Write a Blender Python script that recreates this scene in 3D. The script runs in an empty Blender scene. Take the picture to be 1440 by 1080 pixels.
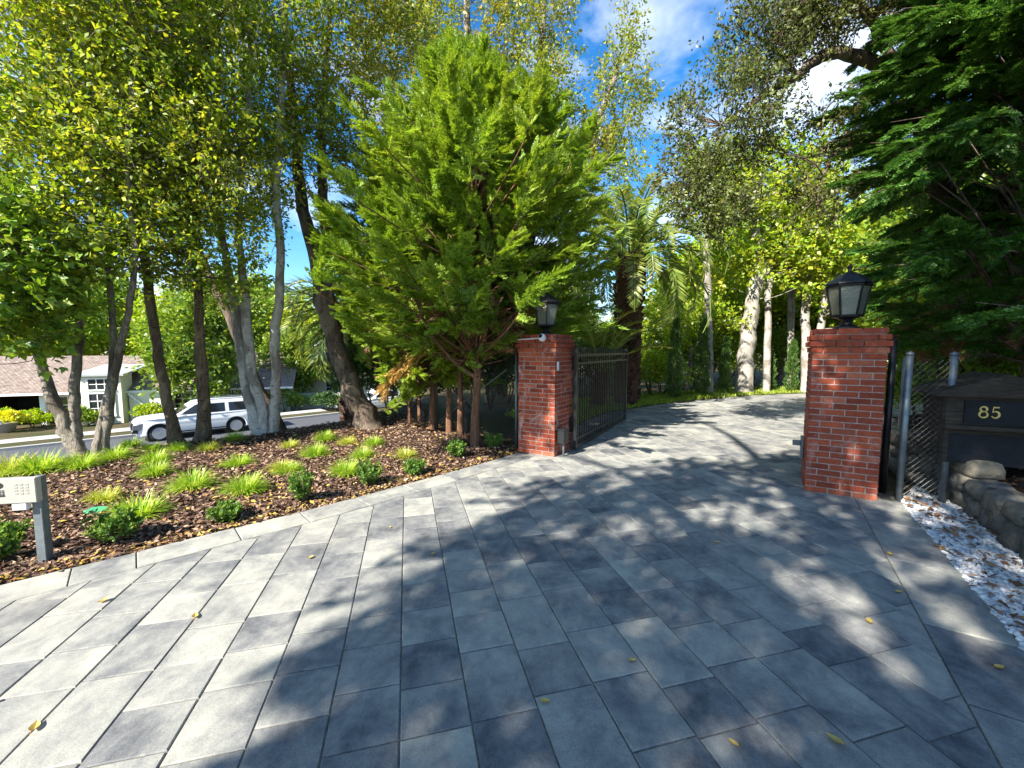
import bpy, math, random
import numpy as np
from mathutils import Vector, Matrix

random.seed(7)
SC = bpy.context.scene
COL = SC.collection
R = math.radians
rng = np.random.default_rng(11)

# ------------------------------------------------------------------ scene helpers
def mesh(name, V, Fs, mats, parent=None, smooth=False, midx=None):
    """one mesh object; V (n,3); Fs list of index tuples or an (m,k) array"""
    me = bpy.data.meshes.new(name)
    if isinstance(Fs, np.ndarray):
        V = np.asarray(V, dtype=np.float32); m, k = Fs.shape
        me.vertices.add(len(V)); me.vertices.foreach_set('co', V.ravel())
        me.loops.add(m * k); me.loops.foreach_set('vertex_index', Fs.astype(np.int32).ravel())
        me.polygons.add(m)
        me.polygons.foreach_set('loop_start', np.arange(0, m * k, k, dtype=np.int32))
        try:
            me.polygons.foreach_set('loop_total', np.full(m, k, dtype=np.int32))
        except Exception:
            pass
        me.update(calc_edges=True)
    else:
        me.from_pydata([tuple(map(float, v)) for v in V], [], [tuple(int(i) for i in f) for f in Fs])
        me.update()
    if not isinstance(mats, (list, tuple)): mats = [mats]
    for m_ in mats: me.materials.append(m_)
    if midx is not None: me.polygons.foreach_set('material_index', np.asarray(midx, dtype=np.int32))
    if smooth: me.polygons.foreach_set('use_smooth', np.ones(len(me.polygons), dtype=bool))
    o = bpy.data.objects.new(name, me); COL.objects.link(o)
    if parent is not None: o.parent = parent
    return o

def tag(o, label=None, cat=None, group=None, kind=None):
    if label: o['label'] = label
    if cat: o['category'] = cat
    if group: o['group'] = group
    if kind: o['kind'] = kind
    return o

def thing(name, label, cat, loc=(0, 0, 0), rz=0, group=None):
    o = bpy.data.objects.new(name, None); COL.objects.link(o)
    o.location = loc; o.rotation_euler = (0, 0, rz); o.empty_display_size = .2
    return tag(o, label, cat, group)

def dup(root, loc, rz=0, scale=1.0, label=None, group=None):
    r = root.copy(); COL.objects.link(r)
    r.location = loc; r.rotation_euler = (0, 0, rz)
    r.scale = (scale,) * 3 if not isinstance(scale, tuple) else scale
    if label: r['label'] = label
    if group: r['group'] = group
    for ch in list(root.children):
        c = ch.copy(); COL.objects.link(c); c.parent = r
        for g in list(ch.children):
            d = g.copy(); COL.objects.link(d); d.parent = c
    return r

class MB:
    """collects boxes, tubes, prisms into one mesh"""
    def __init__(s): s.V = []; s.F = []; s.M = []
    def add(s, V, F, m=0):
        b = len(s.V); s.V += [tuple(v) for v in V]; s.F += [tuple(i + b for i in f) for f in F]; s.M += [m] * len(F)
    def box(s, c, d, rz=0, m=0, ch=0):
        x, y, z = d[0] / 2, d[1] / 2, d[2] / 2; ca, sa = math.cos(rz), math.sin(rz)
        def T(p): return (c[0] + p[0] * ca - p[1] * sa, c[1] + p[0] * sa + p[1] * ca, c[2] + p[2])
        if not ch:
            P = [(-x, -y, -z), (x, -y, -z), (x, y, -z), (-x, y, -z), (-x, -y, z), (x, -y, z), (x, y, z), (-x, y, z)]
            F = [(3, 2, 1, 0), (4, 5, 6, 7), (0, 1, 5, 4), (1, 2, 6, 5), (2, 3, 7, 6), (3, 0, 4, 7)]
            s.add([T(p) for p in P], F, m); return
        # chamfered box: 24 vertices
        me = []
        idx = {}
        for sx in (-1, 1):
            for sy in (-1, 1):
                for sz in (-1, 1):
                    for ax in range(3):
                        p = [sx * x, sy * y, sz * z]
                        for k in range(3):
                            if k != ax: p[k] -= (sx, sy, sz)[k] * ch
                        idx[(sx, sy, sz, ax)] = len(me); me.append(T(p))
        F = []
        for ax in range(3):
            o = [k for k in range(3) if k != ax]
            for sg in (-1, 1):
                f = []
                for a, b in ((-1, -1), (1, -1), (1, 1), (-1, 1)):
                    t = [0, 0, 0]; t[ax] = sg; t[o[0]] = a; t[o[1]] = b
                    f.append(idx[(t[0], t[1], t[2], ax)])
                if (sg > 0) != (ax != 1): f = f[::-1]
                F.append(f)
        for ax in range(3):           # edges parallel to ax
            o = [k for k in range(3) if k != ax]
            for a in (-1, 1):
                for b in (-1, 1):
                    q = []
                    for sg, w in ((-1, o[0]), (1, o[0]), (1, o[1]), (-1, o[1])):
                        t = [0, 0, 0]; t[ax] = sg; t[o[0]] = a; t[o[1]] = b
                        q.append(idx[(t[0], t[1], t[2], w)])
                    F.append(q)
        for sx in (-1, 1):
            for sy in (-1, 1):
                for sz in (-1, 1): F.append([idx[(sx, sy, sz, k)] for k in range(3)])
        s.add(me, F, m)
    def tube(s, P, r, n=8, m=0, cap=True):
        P = [Vector(p) for p in P]; b = len(s.V)
        if not isinstance(r, (list, tuple)): r = [r] * len(P)
        u = None
        for i, p in enumerate(P):
            d = (P[min(i + 1, len(P) - 1)] - P[max(i - 1, 0)]).normalized()
            if u is None: u = d.orthogonal().normalized()
            u = (u - d * u.dot(d)).normalized(); w = d.cross(u)
            for k in range(n):
                a = 2 * math.pi * k / n
                s.V.append(tuple(p + (u * math.cos(a) + w * math.sin(a)) * r[i]))
        for i in range(len(P) - 1):
            for k in range(n):
                k2 = (k + 1) % n
                s.F.append((b + i * n + k, b + i * n + k2, b + (i + 1) * n + k2, b + (i + 1) * n + k)); s.M.append(m)
        if cap:
            s.F.append(tuple(b + k for k in range(n))[::-1]); s.M.append(m)
            e = b + (len(P) - 1) * n
            s.F.append(tuple(e + k for k in range(n))); s.M.append(m)
    def lathe(s, prof, n=16, c=(0, 0, 0), m=0, rot=0):
        b = len(s.V)
        for (r, z) in prof:
            for k in range(n):
                a = 2 * math.pi * (k + rot) / n
                s.V.append((c[0] + r * math.cos(a), c[1] + r * math.sin(a), c[2] + z))
        for i in range(len(prof) - 1):
            for k in range(n):
                k2 = (k + 1) % n
                s.F.append((b + i * n + k, b + i * n + k2, b + (i + 1) * n + k2, b + (i + 1) * n + k)); s.M.append(m)
        s.F.append(tuple(b + k for k in range(n))[::-1]); s.M.append(m)
        e = b + (len(prof) - 1) * n
        s.F.append(tuple(e + k for k in range(n))); s.M.append(m)
    def prism(s, pts, y0, y1, m=0):
        """(x,z) outline extruded along y"""
        n = len(pts)
        V = [(x, y0, z) for x, z in pts] + [(x, y1, z) for x, z in pts]
        F = [tuple(range(n)), tuple(range(2 * n - 1, n - 1, -1))]
        F += [(i, i + n, (i + 1) % n + n, (i + 1) % n) for i in range(n)]
        s.add(V, F, m)
    def build(s, name, mats, parent=None, smooth=False):
        return mesh(name, s.V, s.F, mats, parent, smooth, s.M)

def bevel(o, w, seg=2, ang=35):
    m = o.modifiers.new('Bevel', 'BEVEL'); m.width = w; m.segments = seg; m.limit_method = 'ANGLE'; m.angle_limit = R(ang)
    return o

# ------------------------------------------------------------------ material helpers
class NT:
    def __init__(s, name):
        s.mat = bpy.data.materials.new(name); s.mat.use_nodes = True
        s.t = s.mat.node_tree; s.t.nodes.clear()
        s.out = s.n('ShaderNodeOutputMaterial')
    def n(s, ty, **kw):
        nd = s.t.nodes.new(ty)
        for k, v in kw.items():
            if hasattr(nd, k) and k not in ('Scale',): setattr(nd, k, v)
        return nd
    def put(s, sock, v):
        if isinstance(v, bpy.types.NodeSocket): s.t.links.new(v, sock)
        elif isinstance(v, (tuple, list)) and len(v) == 3 and sock.type == 'RGBA': sock.default_value = (*v, 1)
        else: sock.default_value = v
    def coord(s, scale=(1, 1, 1), kind='Object', add=None):
        c = s.n('ShaderNodeTexCoord').outputs[kind]
        if add is not None:
            a = s.n('ShaderNodeVectorMath', operation='ADD'); s.put(a.inputs[0], c); s.put(a.inputs[1], add); c = a.outputs[0]
        mp = s.n('ShaderNodeMapping'); s.put(mp.inputs['Vector'], c); mp.inputs['Scale'].default_value = scale
        return mp.outputs[0]
    def noise(s, vec, scale, detail=4, rough=.55, dist=0, out='Fac'):
        nd = s.n('ShaderNodeTexNoise'); s.put(nd.inputs['Vector'], vec)
        nd.inputs['Scale'].default_value = scale; nd.inputs['Detail'].default_value = detail
        nd.inputs['Roughness'].default_value = rough; nd.inputs['Distortion'].default_value = dist
        return nd.outputs[out]
    def voro(s, vec, scale, feature='F1', out='Distance', rnd=1):
        nd = s.n('ShaderNodeTexVoronoi', feature=feature); s.put(nd.inputs['Vector'], vec)
        nd.inputs['Scale'].default_value = scale; nd.inputs['Randomness'].default_value = rnd
        return nd.outputs[out]
    def ramp(s, fac, stops, interp='LINEAR'):
        nd = s.n('ShaderNodeValToRGB'); s.put(nd.inputs[0], fac); cr = nd.color_ramp; cr.interpolation = interp
        while len(cr.elements) < len(stops): cr.elements.new(.5)
        for e, (p, c) in zip(cr.elements, stops):
            e.position = p; e.color = (*c, 1) if isinstance(c, (tuple, list)) else (c, c, c, 1)
        return nd.outputs[0]
    def math(s, op, a, b=0.0, clamp=False):
        nd = s.n('ShaderNodeMath', operation=op); nd.use_clamp = clamp
        s.put(nd.inputs[0], a); s.put(nd.inputs[1], b); return nd.outputs[0]
    def mix(s, fac, a, b, mode='MIX'):
        nd = s.n('ShaderNodeMix', data_type='RGBA', blend_type=mode)
        s.put(nd.inputs[0], fac); s.put(nd.inputs[6], a); s.put(nd.inputs[7], b); return nd.outputs[2]
    def island(s): return s.n('ShaderNodeNewGeometry').outputs['Random Per Island']
    def objrand(s): return s.n('ShaderNodeObjectInfo').outputs['Random']
    def bump(s, h, strength=.5, dist=.02):
        nd = s.n('ShaderNodeBump'); nd.inputs['Strength'].default_value = strength; nd.inputs['Distance'].default_value = dist
        s.put(nd.inputs['Height'], h); return nd.outputs[0]
    def pbr(s, color, rough=.6, metal=0.0, normal=None, spec=.5, **kw):
        b = s.n('ShaderNodeBsdfPrincipled')
        s.put(b.inputs['Base Color'], color); s.put(b.inputs['Roughness'], rough); s.put(b.inputs['Metallic'], metal)
        b.inputs['Specular IOR Level'].default_value = spec
        if normal is not None: s.put(b.inputs['Normal'], normal)
        for k, v in kw.items(): s.put(b.inputs[k], v)
        s.t.links.new(b.outputs[0], s.out.inputs[0]); return s.mat

def leaf_mat(name, cols, trans=.35, gloss=.06, rough=.4, clump=.8, yellow=(0.30, 0.24, 0.02), ymix=.35, thr=.62):
    m = NT(name); cols = [tuple(x * 1.12 for x in c) for c in cols]
    st = [(i / max(1, len(cols) - 1), c) for i, c in enumerate(cols)]
    c = m.ramp(m.island(), st)
    if ymix > 0:
        nz = m.noise(m.coord(), clump, 2)
        f = m.ramp(nz, [(thr - .12, 0.0), (thr + .12, ymix)])
        c = m.mix(f, c, yellow)
    d = m.n('ShaderNodeBsdfDiffuse'); m.put(d.inputs[0], c)
    t = m.n('ShaderNodeBsdfTranslucent'); hs = m.n('ShaderNodeHueSaturation')
    hs.inputs['Hue'].default_value = .485; hs.inputs['Saturation'].default_value = 1.05; hs.inputs['Value'].default_value = 1.25
    m.put(hs.inputs['Color'], c); m.put(t.inputs[0], hs.outputs[0])
    mx = m.n('ShaderNodeMixShader'); mx.inputs[0].default_value = trans
    m.t.links.new(d.outputs[0], mx.inputs[1]); m.t.links.new(t.outputs[0], mx.inputs[2])
    g = m.n('ShaderNodeBsdfGlossy'); g.inputs['Roughness'].default_value = rough; g.inputs[0].default_value = (.9, .9, .9, 1)
    m2 = m.n('ShaderNodeMixShader'); m2.inputs[0].default_value = gloss
    m.t.links.new(mx.outputs[0], m2.inputs[1]); m.t.links.new(g.outputs[0], m2.inputs[2])
    m.t.links.new(m2.outputs[0], m.out.inputs[0]); return m.mat

def bark_mat(name, lo, hi, stretch=(6, 6, 1.2), patch=None, bs=.6):
    m = NT(name)
    n1 = m.noise(m.coord(stretch), 4, 6, .65, .4)
    c = m.ramp(n1, [(.3, lo), (.68, hi)])
    if patch:
        n2 = m.noise(m.coord((1, 1, .6)), 3.2, 3, .5, .6)
        c = m.mix(m.ramp(n2, [(.52, 0.0), (.58, .75)]), c, patch)
    fine = m.noise(m.coord((14, 14, 4)), 7, 6, .75, .3)
    c = m.mix(1.0, c, m.ramp(fine, [(.32, .55), (.62, 1.18)]), 'MULTIPLY')
    kn = m.voro(m.coord((2.2, 2.2, 5.5)), 2.0)                      # knots and branch scars
    c = m.mix(m.ramp(kn, [(.10, .8), (.19, 0.0)]), c, tuple(x * .45 for x in lo))
    hgt = m.math('ADD', m.noise(m.coord((9, 9, 1.6)), 5, 6, .7, .3), m.math('MULTIPLY', fine, .6))
    return m.pbr(c, .9, normal=m.bump(hgt, bs, .03), spec=.2)

def plain(name, color, rough=.5, metal=0.0, var=.15, scale=20, spec=.5, bs=.0):
    m = NT(name); n1 = m.noise(m.coord(), scale, 5)
    lo = tuple(max(0, x * (1 - var)) for x in color); hi = tuple(min(1, x * (1 + var)) for x in color)
    nm = m.bump(n1, bs, .01) if bs else None
    return m.pbr(m.ramp(n1, [(.3, lo), (.7, hi)]), rough, metal, nm, spec)

# ------------------------------------------------------------------ materials
def paver_mat():
    m = NT('paver_concrete'); r = m.island()
    off = m.n('ShaderNodeCombineXYZ')
    m.put(off.inputs[0], m.math('MULTIPLY', r, 91.7)); m.put(off.inputs[1], m.math('MULTIPLY', r, 57.3)); m.put(off.inputs[2], m.math('MULTIPLY', r, 33.1))
    v = m.coord((1, .85, 1), 'Object', off.outputs[0])
    n1 = m.noise(v, 3.6, 10, .68, .25); n2 = m.noise(v, 17, 9, .80, .15); n3 = m.noise(m.coord(), 150, 3, .7); n4 = m.noise(m.coord((1, 1, 1)), 48, 5, .85, 1.2)
    wn = m.n('ShaderNodeTexWhiteNoise', noise_dimensions='1D'); m.put(wn.inputs['W'], m.math('MULTIPLY', r, 371.0))
    t = m.math('ADD', m.math('MULTIPLY', n1, .84), m.math('MULTIPLY', n2, .30))
    t = m.math('ADD', t, m.math('MULTIPLY', m.math('SUBTRACT', wn.outputs['Value'], .5), .17))
    c = m.ramp(t, [(.35, (.066, .070, .079)), (.48, (.146, .149, .150)), (.60, (.240, .238, .218)), (.76, (.355, .347, .295))])
    sp = m.ramp(n3, [(.30, .74), (.5, 1.0), (.72, 1.18)]); c = m.mix(m.ramp(n4, [(.62, 0.0), (.72, .45)]), c, (.45, .44, .40))
    c = m.mix(1.0, c, sp, 'MULTIPLY')
    grime = m.noise(m.coord(), .7, 4); c = m.mix(m.ramp(grime, [(.52, 0.0), (.75, .22)]), c, (.30, .26, .20))
    return m.pbr(c, .78, normal=m.bump(m.math('ADD', n3, n2), .25, .004), spec=.3)

def brick_mat(name, efflo):
    m = NT(name); r = m.island()
    c = m.ramp(r, [(0, (.19, .038, .02)), (.3, (.30, .058, .027)), (.6, (.40, .085, .036)), (.85, (.25, .050, .026)), (1, (.44, .13, .07))])
    n1 = m.noise(m.coord(), 30, 5, .7); c = m.mix(1.0, c, m.ramp(n1, [(.25, .7), (.7, 1.2)]), 'MULTIPLY')
    n2 = m.noise(m.coord((1, 1, .5)), 5.5, 6, .75, .8)
    c = m.mix(m.ramp(n2, [(.54, 0.0), (.72, efflo)]), c, (.62, .50, .44))
    return m.pbr(c, .85, normal=m.bump(n1, .5, .006), spec=.25)

MAT = {}
MAT['paver'] = paver_mat()
MAT['joint'] = plain('joint_sand', (.15, .14, .12), .95, 0, .5, 60, .1)
MAT['brick_a'] = brick_mat('weathered_brick', .75)
MAT['brick_b'] = brick_mat('red_brick', .28)
MAT['mortar'] = plain('mortar', (.36, .28, .24), .95, 0, .25, 40, .1, .4)
def mulch_mat():
    m = NT('mulch'); v = m.coord()
    n = m.noise(v, 26, 6, .75, .6); n2 = m.voro(v, 34)
    c = m.ramp(n, [(.3, (.018, .011, .008)), (.5, (.06, .034, .022)), (.7, (.14, .085, .055))])
    c = m.mix(m.ramp(m.noise(v, 1.6, 3), [(.5, 0.0), (.75, .4)]), c, (.17, .11, .06))
    return m.pbr(c, .95, normal=m.bump(m.math('ADD', n, n2), 1.0, .03), spec=.1)
MAT['mulch'] = mulch_mat()
def chip_mat():
    m = NT('bark_chip'); r = m.island()
    c = m.ramp(r, [(0, (.03, .018, .013)), (.3, (.085, .050, .035)), (.55, (.145, .09, .064)), (.8, (.25, .155, .11)), (.93, (.36, .25, .17)), (1, (.45, .34, .23))])
    return m.pbr(c, .9, spec=.15)
MAT['chip'] = chip_mat()
MAT['litter'] = leaf_mat('leaf_litter', [(.30, .20, .05), (.42, .30, .06), (.5, .38, .08), (.30, .15, .05), (.2, .1, .04)], .15, .04, .5, ymix=0)
MAT['litter_brown'] = leaf_mat('leaf_litter_brown', [(.10, .05, .03), (.2, .1, .05), (.3, .17, .08), (.14, .07, .04)], .1, .04, .5, ymix=0)
def ground_mat():
    m = NT('ground'); v = m.coord()
    n = m.noise(v, .6, 5); n2 = m.noise(v, 9, 5, .7)
    c = m.ramp(n, [(.35, (.05, .06, .02)), (.5, (.07, .06, .03)), (.65, (.10, .075, .045))])
    c = m.mix(1.0, c, m.ramp(n2, [(.3, .6), (.7, 1.3)]), 'MULTIPLY')
    return m.pbr(c, .95, normal=m.bump(n2, .6, .03), spec=.1)
MAT['ground'] = ground_mat()
MAT['asphalt'] = plain('asphalt', (.075, .078, .085), .9, 0, .3, 50, .2, .2)
MAT['kerb'] = plain('concrete', (.36, .35, .33), .9, 0, .2, 12, .2, .2)
MAT['gravel'] = (lambda m: m.pbr(m.ramp(m.island(), [(0, (.30, .31, .33)), (.4, (.58, .59, .60)), (.75, (.74, .73, .70)), (.92, (.45, .40, .34)), (1, (.8, .8, .8))]), .8, spec=.25))(NT('white_gravel'))
MAT['soil'] = plain('dark_soil', (.035, .025, .018), .95, 0, .5, 25, .1, .8)
def stone_mat():
    m = NT('field_stone'); v = m.coord()
    c = m.ramp(m.island(), [(0, (.10, .093, .08)), (.4, (.16, .143, .113)), (.7, (.125, .122, .112)), (1, (.20, .175, .13))])
    n = m.noise(v, 14, 7, .7, .4); c = m.mix(1.0, c, m.ramp(n, [(.3, .55), (.7, 1.35)]), 'MULTIPLY')
    return m.pbr(c, .9, normal=m.bump(n, .9, .03), spec=.2)
MAT['stone'] = stone_mat()
MAT['iron'] = plain('black_iron', (.018, .018, .02), .42, .3, .3, 30, .5)
MAT['steel'] = plain('galvanised_steel', (.17, .20, .215), .5, .6, .2, 18, .5)
MAT['wire'] = plain('galvanised_wire', (.10, .11, .115), .45, .7, .2, 18, .5)
MAT['panel'] = plain('brushed_panel', (.40, .385, .335), .5, .25, .08, 40, .5)
MAT['white_plastic'] = plain('white_plastic', (.75, .76, .76), .4, 0, .05, 20)
MAT['black_plastic'] = plain('black_plastic', (.02, .02, .022), .4, 0, .2, 20)
MAT['post_grey'] = plain('grey_post_paint', (.13, .15, .16), .55, .2, .2, 25, .4)
MAT['green_plastic'] = plain('green_plastic', (.05, .30, .14), .5, 0, .2, 20)
MAT['gold'] = plain('gold_paint', (.62, .46, .14), .4, .3, .15, 30)
MAT['old_wood'] = (lambda m: m.pbr(m.ramp(m.noise(m.coord((1, 1, 7)), 6, 6, .7, .5), [(.3, (.022, .018, .015)), (.7, (.07, .056, .043))]), .85, normal=m.bump(m.noise(m.coord((1, 1, 7)), 9, 5), .5, .02), spec=.2))(NT('weathered_wood'))
MAT['dark_wood'] = plain('dark_board', (.010, .011, .014), .7, 0, .4, 14, .3, .2)
def glass_seeded():
    m = NT('seeded_glass'); n = m.voro(m.coord(), 70); n2 = m.noise(m.coord(), 60, 3)
    g = m.n('ShaderNodeBsdfGlossy'); g.inputs[0].default_value = (.8, .8, .75, 1); g.inputs['Roughness'].default_value = .18
    m.put(g.inputs['Normal'], m.bump(m.math('ADD', n, n2), .7, .01))
    t = m.n('ShaderNodeBsdfTranslucent'); t.inputs[0].default_value = (.55, .56, .46, 1)
    d = m.n('ShaderNodeBsdfDiffuse'); m.put(d.inputs[0], m.ramp(n2, [(.3, (.18, .18, .13)), (.7, (.42, .42, .32))]))
    tr = m.n('ShaderNodeBsdfTransparent'); tr.inputs[0].default_value = (.75, .75, .66, 1)
    def mx(f, a, b):
        s = m.n('ShaderNodeMixShader'); s.inputs[0].default_value = f
        m.t.links.new(a.outputs[0], s.inputs[1]); m.t.links.new(b.outputs[0], s.inputs[2]); return s
    a = mx(.5, t, d); a = mx(.35, a, tr); a = mx(.12, a, g)
    m.t.links.new(a.outputs[0], m.out.inputs[0]); return m.mat
MAT['lantern_glass'] = glass_seeded()
def dark_glass(name, col=(.012, .014, .016)):
    m = NT(name); return m.pbr(col, .06, 0, None, .8)
MAT['tint'] = dark_glass('tinted_glass')
MAT['pane'] = dark_glass('window_glass', (.02, .024, .028))
MAT['car_white'] = (lambda m: m.pbr((.78, .79, .80), .25, 0, None, .5, **{'Coat Weight': .7, 'Coat Roughness': .05}))(NT('white_car_paint'))
MAT['chrome'] = plain('chrome', (.62, .63, .65), .2, .95, .05, 20)
MAT['alloy'] = plain('alloy_rim', (.52, .53, .55), .35, .35, .05, 20)
MAT['lead'] = plain('grey_roof_sheet', (.34, .36, .36), .6, .1, .1, 8)
MAT['rubber'] = plain('tyre_rubber', (.022, .022, .023), .8, 0, .2, 30, .3)
MAT['lamp_clear'] = plain('headlamp_lens', (.28, .29, .30), .15, .3, .1, 20)
MAT['stucco'] = plain('cream_stucco', (.70, .68, .56), .9, 0, .08, 9, .2, .2)
MAT['stucco2'] = plain('pale_green_siding', (.50, .53, .45), .9, 0, .08, 9, .2, .2)
MAT['white_paint'] = plain('white_paint', (.78, .78, .75), .6, 0, .06, 12)
def shingle_mat():
    m = NT('roof_shingle'); v = m.coord((1, 1, 1), 'Object')
    b = m.n('ShaderNodeTexBrick'); m.put(b.inputs['Vector'], m.coord((1, 1, 1), 'Object'))
    b.inputs['Scale'].default_value = 2.2; b.inputs['Color1'].default_value = (.20, .15, .12, 1); b.inputs['Color2'].default_value = (.30, .24, .20, 1)
    b.inputs['Mortar'].default_value = (.07, .055, .05, 1); b.inputs['Mortar Size'].default_value = .03
    n = m.noise(v, 5, 5, .7); c = m.mix(1.0, b.outputs[0], m.ramp(n, [(.3, .6), (.7, 1.35)]), 'MULTIPLY')
    return m.pbr(c, .9, normal=m.bump(n, .5, .03), spec=.2)
MAT['shingle'] = shingle_mat()
MAT['interior'] = plain('dark_interior', (.02, .02, .018), .9, 0, .3, 5, .1)
MAT['blue_glaze'] = plain('blue_glazed_pot', (.03, .16, .28), .25, 0, .2, 10)
MAT['lawn'] = leaf_mat('lawn_blade', [(.14, .24, .02), (.24, .34, .03), (.36, .40, .05)], .4, .03, .5, ymix=0)
MAT['grass'] = leaf_mat('grass_blade', [(.12, .26, .015), (.22, .40, .025), (.33, .47, .04), (.42, .48, .09)], .4, .03, .4, ymix=0)
MAT['grass_dry'] = leaf_mat('yellow_grass_blade', [(.20, .30, .02), (.36, .44, .04), (.48, .50, .08), (.55, .48, .16)], .4, .03, .4, ymix=0)
MAT['boxwood'] = leaf_mat('boxwood_leaf', [(.035, .095, .012), (.065, .15, .02), (.12, .225, .03), (.24, .33, .05)], .35, .02, .5, ymix=0)
MAT['leaf_tree'] = leaf_mat('street_tree_leaf', [(.07, .15, .012), (.125, .235, .016), (.20, .32, .024), (.30, .39, .035), (.42, .41, .045)], .5, .03, .5, .55, (.44, .36, .025), .38, .58)
MAT['leaf_maple'] = leaf_mat('broad_maple_leaf', [(.07, .16, .015), (.13, .25, .02), (.21, .33, .03), (.32, .38, .05)], .45, .03, .5, .9, (.36, .36, .04), .4, .6)
MAT['leaf_tall'] = leaf_mat('tall_tree_leaf', [(.095, .16, .014), (.16, .235, .018), (.25, .30, .025), (.37, .31, .03)], .45, .03, .5, .45, (.32, .19, .03), .4, .58)
MAT['leaf_oak'] = leaf_mat('oak_leaf', [(.038, .062, .012), (.072, .105, .02), (.115, .15, .03), (.19, .20, .06)], .35, .03, .5, .6, (.22, .12, .05), .3, .64)
MAT['leaf_plane'] = leaf_mat('plane_leaf', [(.13, .26, .014), (.23, .37, .02), (.33, .43, .028), (.45, .44, .035)], .5, .03, .5, .5, (.46, .30, .025), .32, .58)
MAT['leaf_wood'] = leaf_mat('woodland_leaf', [(.06, .13, .012), (.11, .20, .018), (.18, .28, .024), (.28, .35, .04)], .42, .03, .4, .25, (.24, .24, .03), .35, .6)
MAT['leaf_bright'] = leaf_mat('bright_woodland_leaf', [(.12, .23, .012), (.20, .34, .018), (.31, .42, .025), (.44, .46, .04)], .48, .03, .4, .3, (.42, .34, .03), .4, .58)
MAT['leaf_dark'] = leaf_mat('dark_hedge_leaf', [(.025, .06, .012), (.045, .10, .02), (.08, .15, .028)], .3, .03, .5, ymix=0)
MAT['cypress'] = leaf_mat('cypress_spray', [(.075, .17, .014), (.15, .275, .022), (.24, .37, .034), (.36, .46, .06)], .46, .03, .5, .7, (.34, .38, .03), .4, .56)
MAT['conifer_dark'] = leaf_mat('dark_conifer_spray', [(.026, .09, .016), (.042, .13, .02), (.07, .18, .025), (.14, .26, .035)], .38, .03, .45, .7, (.15, .22, .03), .25, .62)
MAT['icypress'] = leaf_mat('young_cypress_leaf', [(.03, .08, .015), (.06, .13, .02), (.11, .19, .03)], .3, .05, .45, ymix=0)
MAT['dead_twig'] = leaf_mat('dead_spray', [(.07, .028, .012), (.12, .05, .02), (.17, .08, .03)], .2, .03, .6, ymix=0)
MAT['dead_gold'] = leaf_mat('golden_dead_spray', [(.34, .20, .05), (.45, .28, .07), (.50, .36, .10)], .3, .03, .6, ymix=0)
MAT['palm'] = leaf_mat('palm_leaflet', [(.06, .13, .02), (.12, .20, .03), (.21, .28, .045), (.34, .36, .08)], .42, .05, .4, .6, (.34, .32, .06), .35, .58)
MAT['palm_yellow'] = leaf_mat('yellow_palm_leaflet', [(.45, .45, .05), (.55, .52, .06), (.40, .42, .06)], .4, .08, .3, ymix=0)
MAT['palm_bark'] = bark_mat('palm_bark', (.035, .018, .012), (.17, .10, .07), (3, 3, 5), None, 1.0)
MAT['bark_grey'] = bark_mat('grey_bark', (.12, .10, .08), (.42, .37, .30), (7, 7, 1.8), (.10, .08, .06), 1.0)
MAT['bark_white'] = bark_mat('white_bark', (.36, .33, .30), (.66, .62, .58), (4, 4, 2.2), (.22, .18, .15), .8)
MAT['bark_brown'] = bark_mat('brown_bark', (.07, .05, .035), (.28, .20, .13), (10, 10, 1), (.36, .27, .18), 1.2)
MAT['bark_dark'] = bark_mat('dark_bark', (.05, .037, .028), (.20, .15, .11), (5, 5, 1), (.27, .21, .16), .9)
MAT['bark_cyp'] = bark_mat('cypress_bark', (.10, .045, .025), (.30, .16, .095), (10, 10, .8), None, .9)
MAT['bark_plane'] = bark_mat('plane_bark', (.27, .25, .215), (.50, .465, .41), (3, 3, 1.8), (.19, .165, .13), .6)
# ------------------------------------------------------------------ vegetation generators
def nrm(a): return a / np.maximum(np.linalg.norm(a, axis=-1, keepdims=True), 1e-9)

class Leaves:
    def __init__(s): s.V = []; s.F = []; s.M = []; s.n = 0
    def add(s, P, A, N, L, W, m=0, fold=0.0):
        """rhombic leaves: base P, axis A, normal N, length L, width L*W"""
        A = nrm(A); B = nrm(np.cross(A, N)); n = len(P)
        L = np.broadcast_to(np.asarray(L, dtype=float), (n,))[:, None]
        W = np.broadcast_to(np.asarray(W, dtype=float), (n,))[:, None]
        Nn = np.cross(B, A)
        mid = P + A * L * .45 + Nn * L * fold
        V = np.stack([P, mid + B * L * W * .5, P + A * L, mid - B * L * W * .5], 1).reshape(-1, 3)
        F = (np.arange(n * 4).reshape(n, 4)) + s.n
        s.V.append(V); s.F.append(F); s.M.append(np.full(n, m)); s.n += n * 4
    def raw(s, V, F, m=0):
        s.V.append(V); s.F.append(F + s.n); s.M.append(np.full(len(F), m)); s.n += len(V)
    def build(s, name, mats, parent=None):
        return mesh(name, np.concatenate(s.V), np.concatenate(s.F), mats, parent, False, np.concatenate(s.M))

def spline(P, n):
    """Catmull-Rom through rows of P, n samples per span"""
    P = np.asarray(P, dtype=float); out = []
    for i in range(len(P) - 1):
        p0 = P[max(i - 1, 0)]; p1 = P[i]; p2 = P[i + 1]; p3 = P[min(i + 2, len(P) - 1)]
        for k in range(n):
            t = k / n
            out.append(.5 * ((2 * p1) + (-p0 + p2) * t + (2 * p0 - 5 * p1 + 4 * p2 - p3) * t * t + (-p0 + 3 * p1 - 3 * p2 + p3) * t ** 3))
    out.append(P[-1]); return np.array(out)

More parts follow.
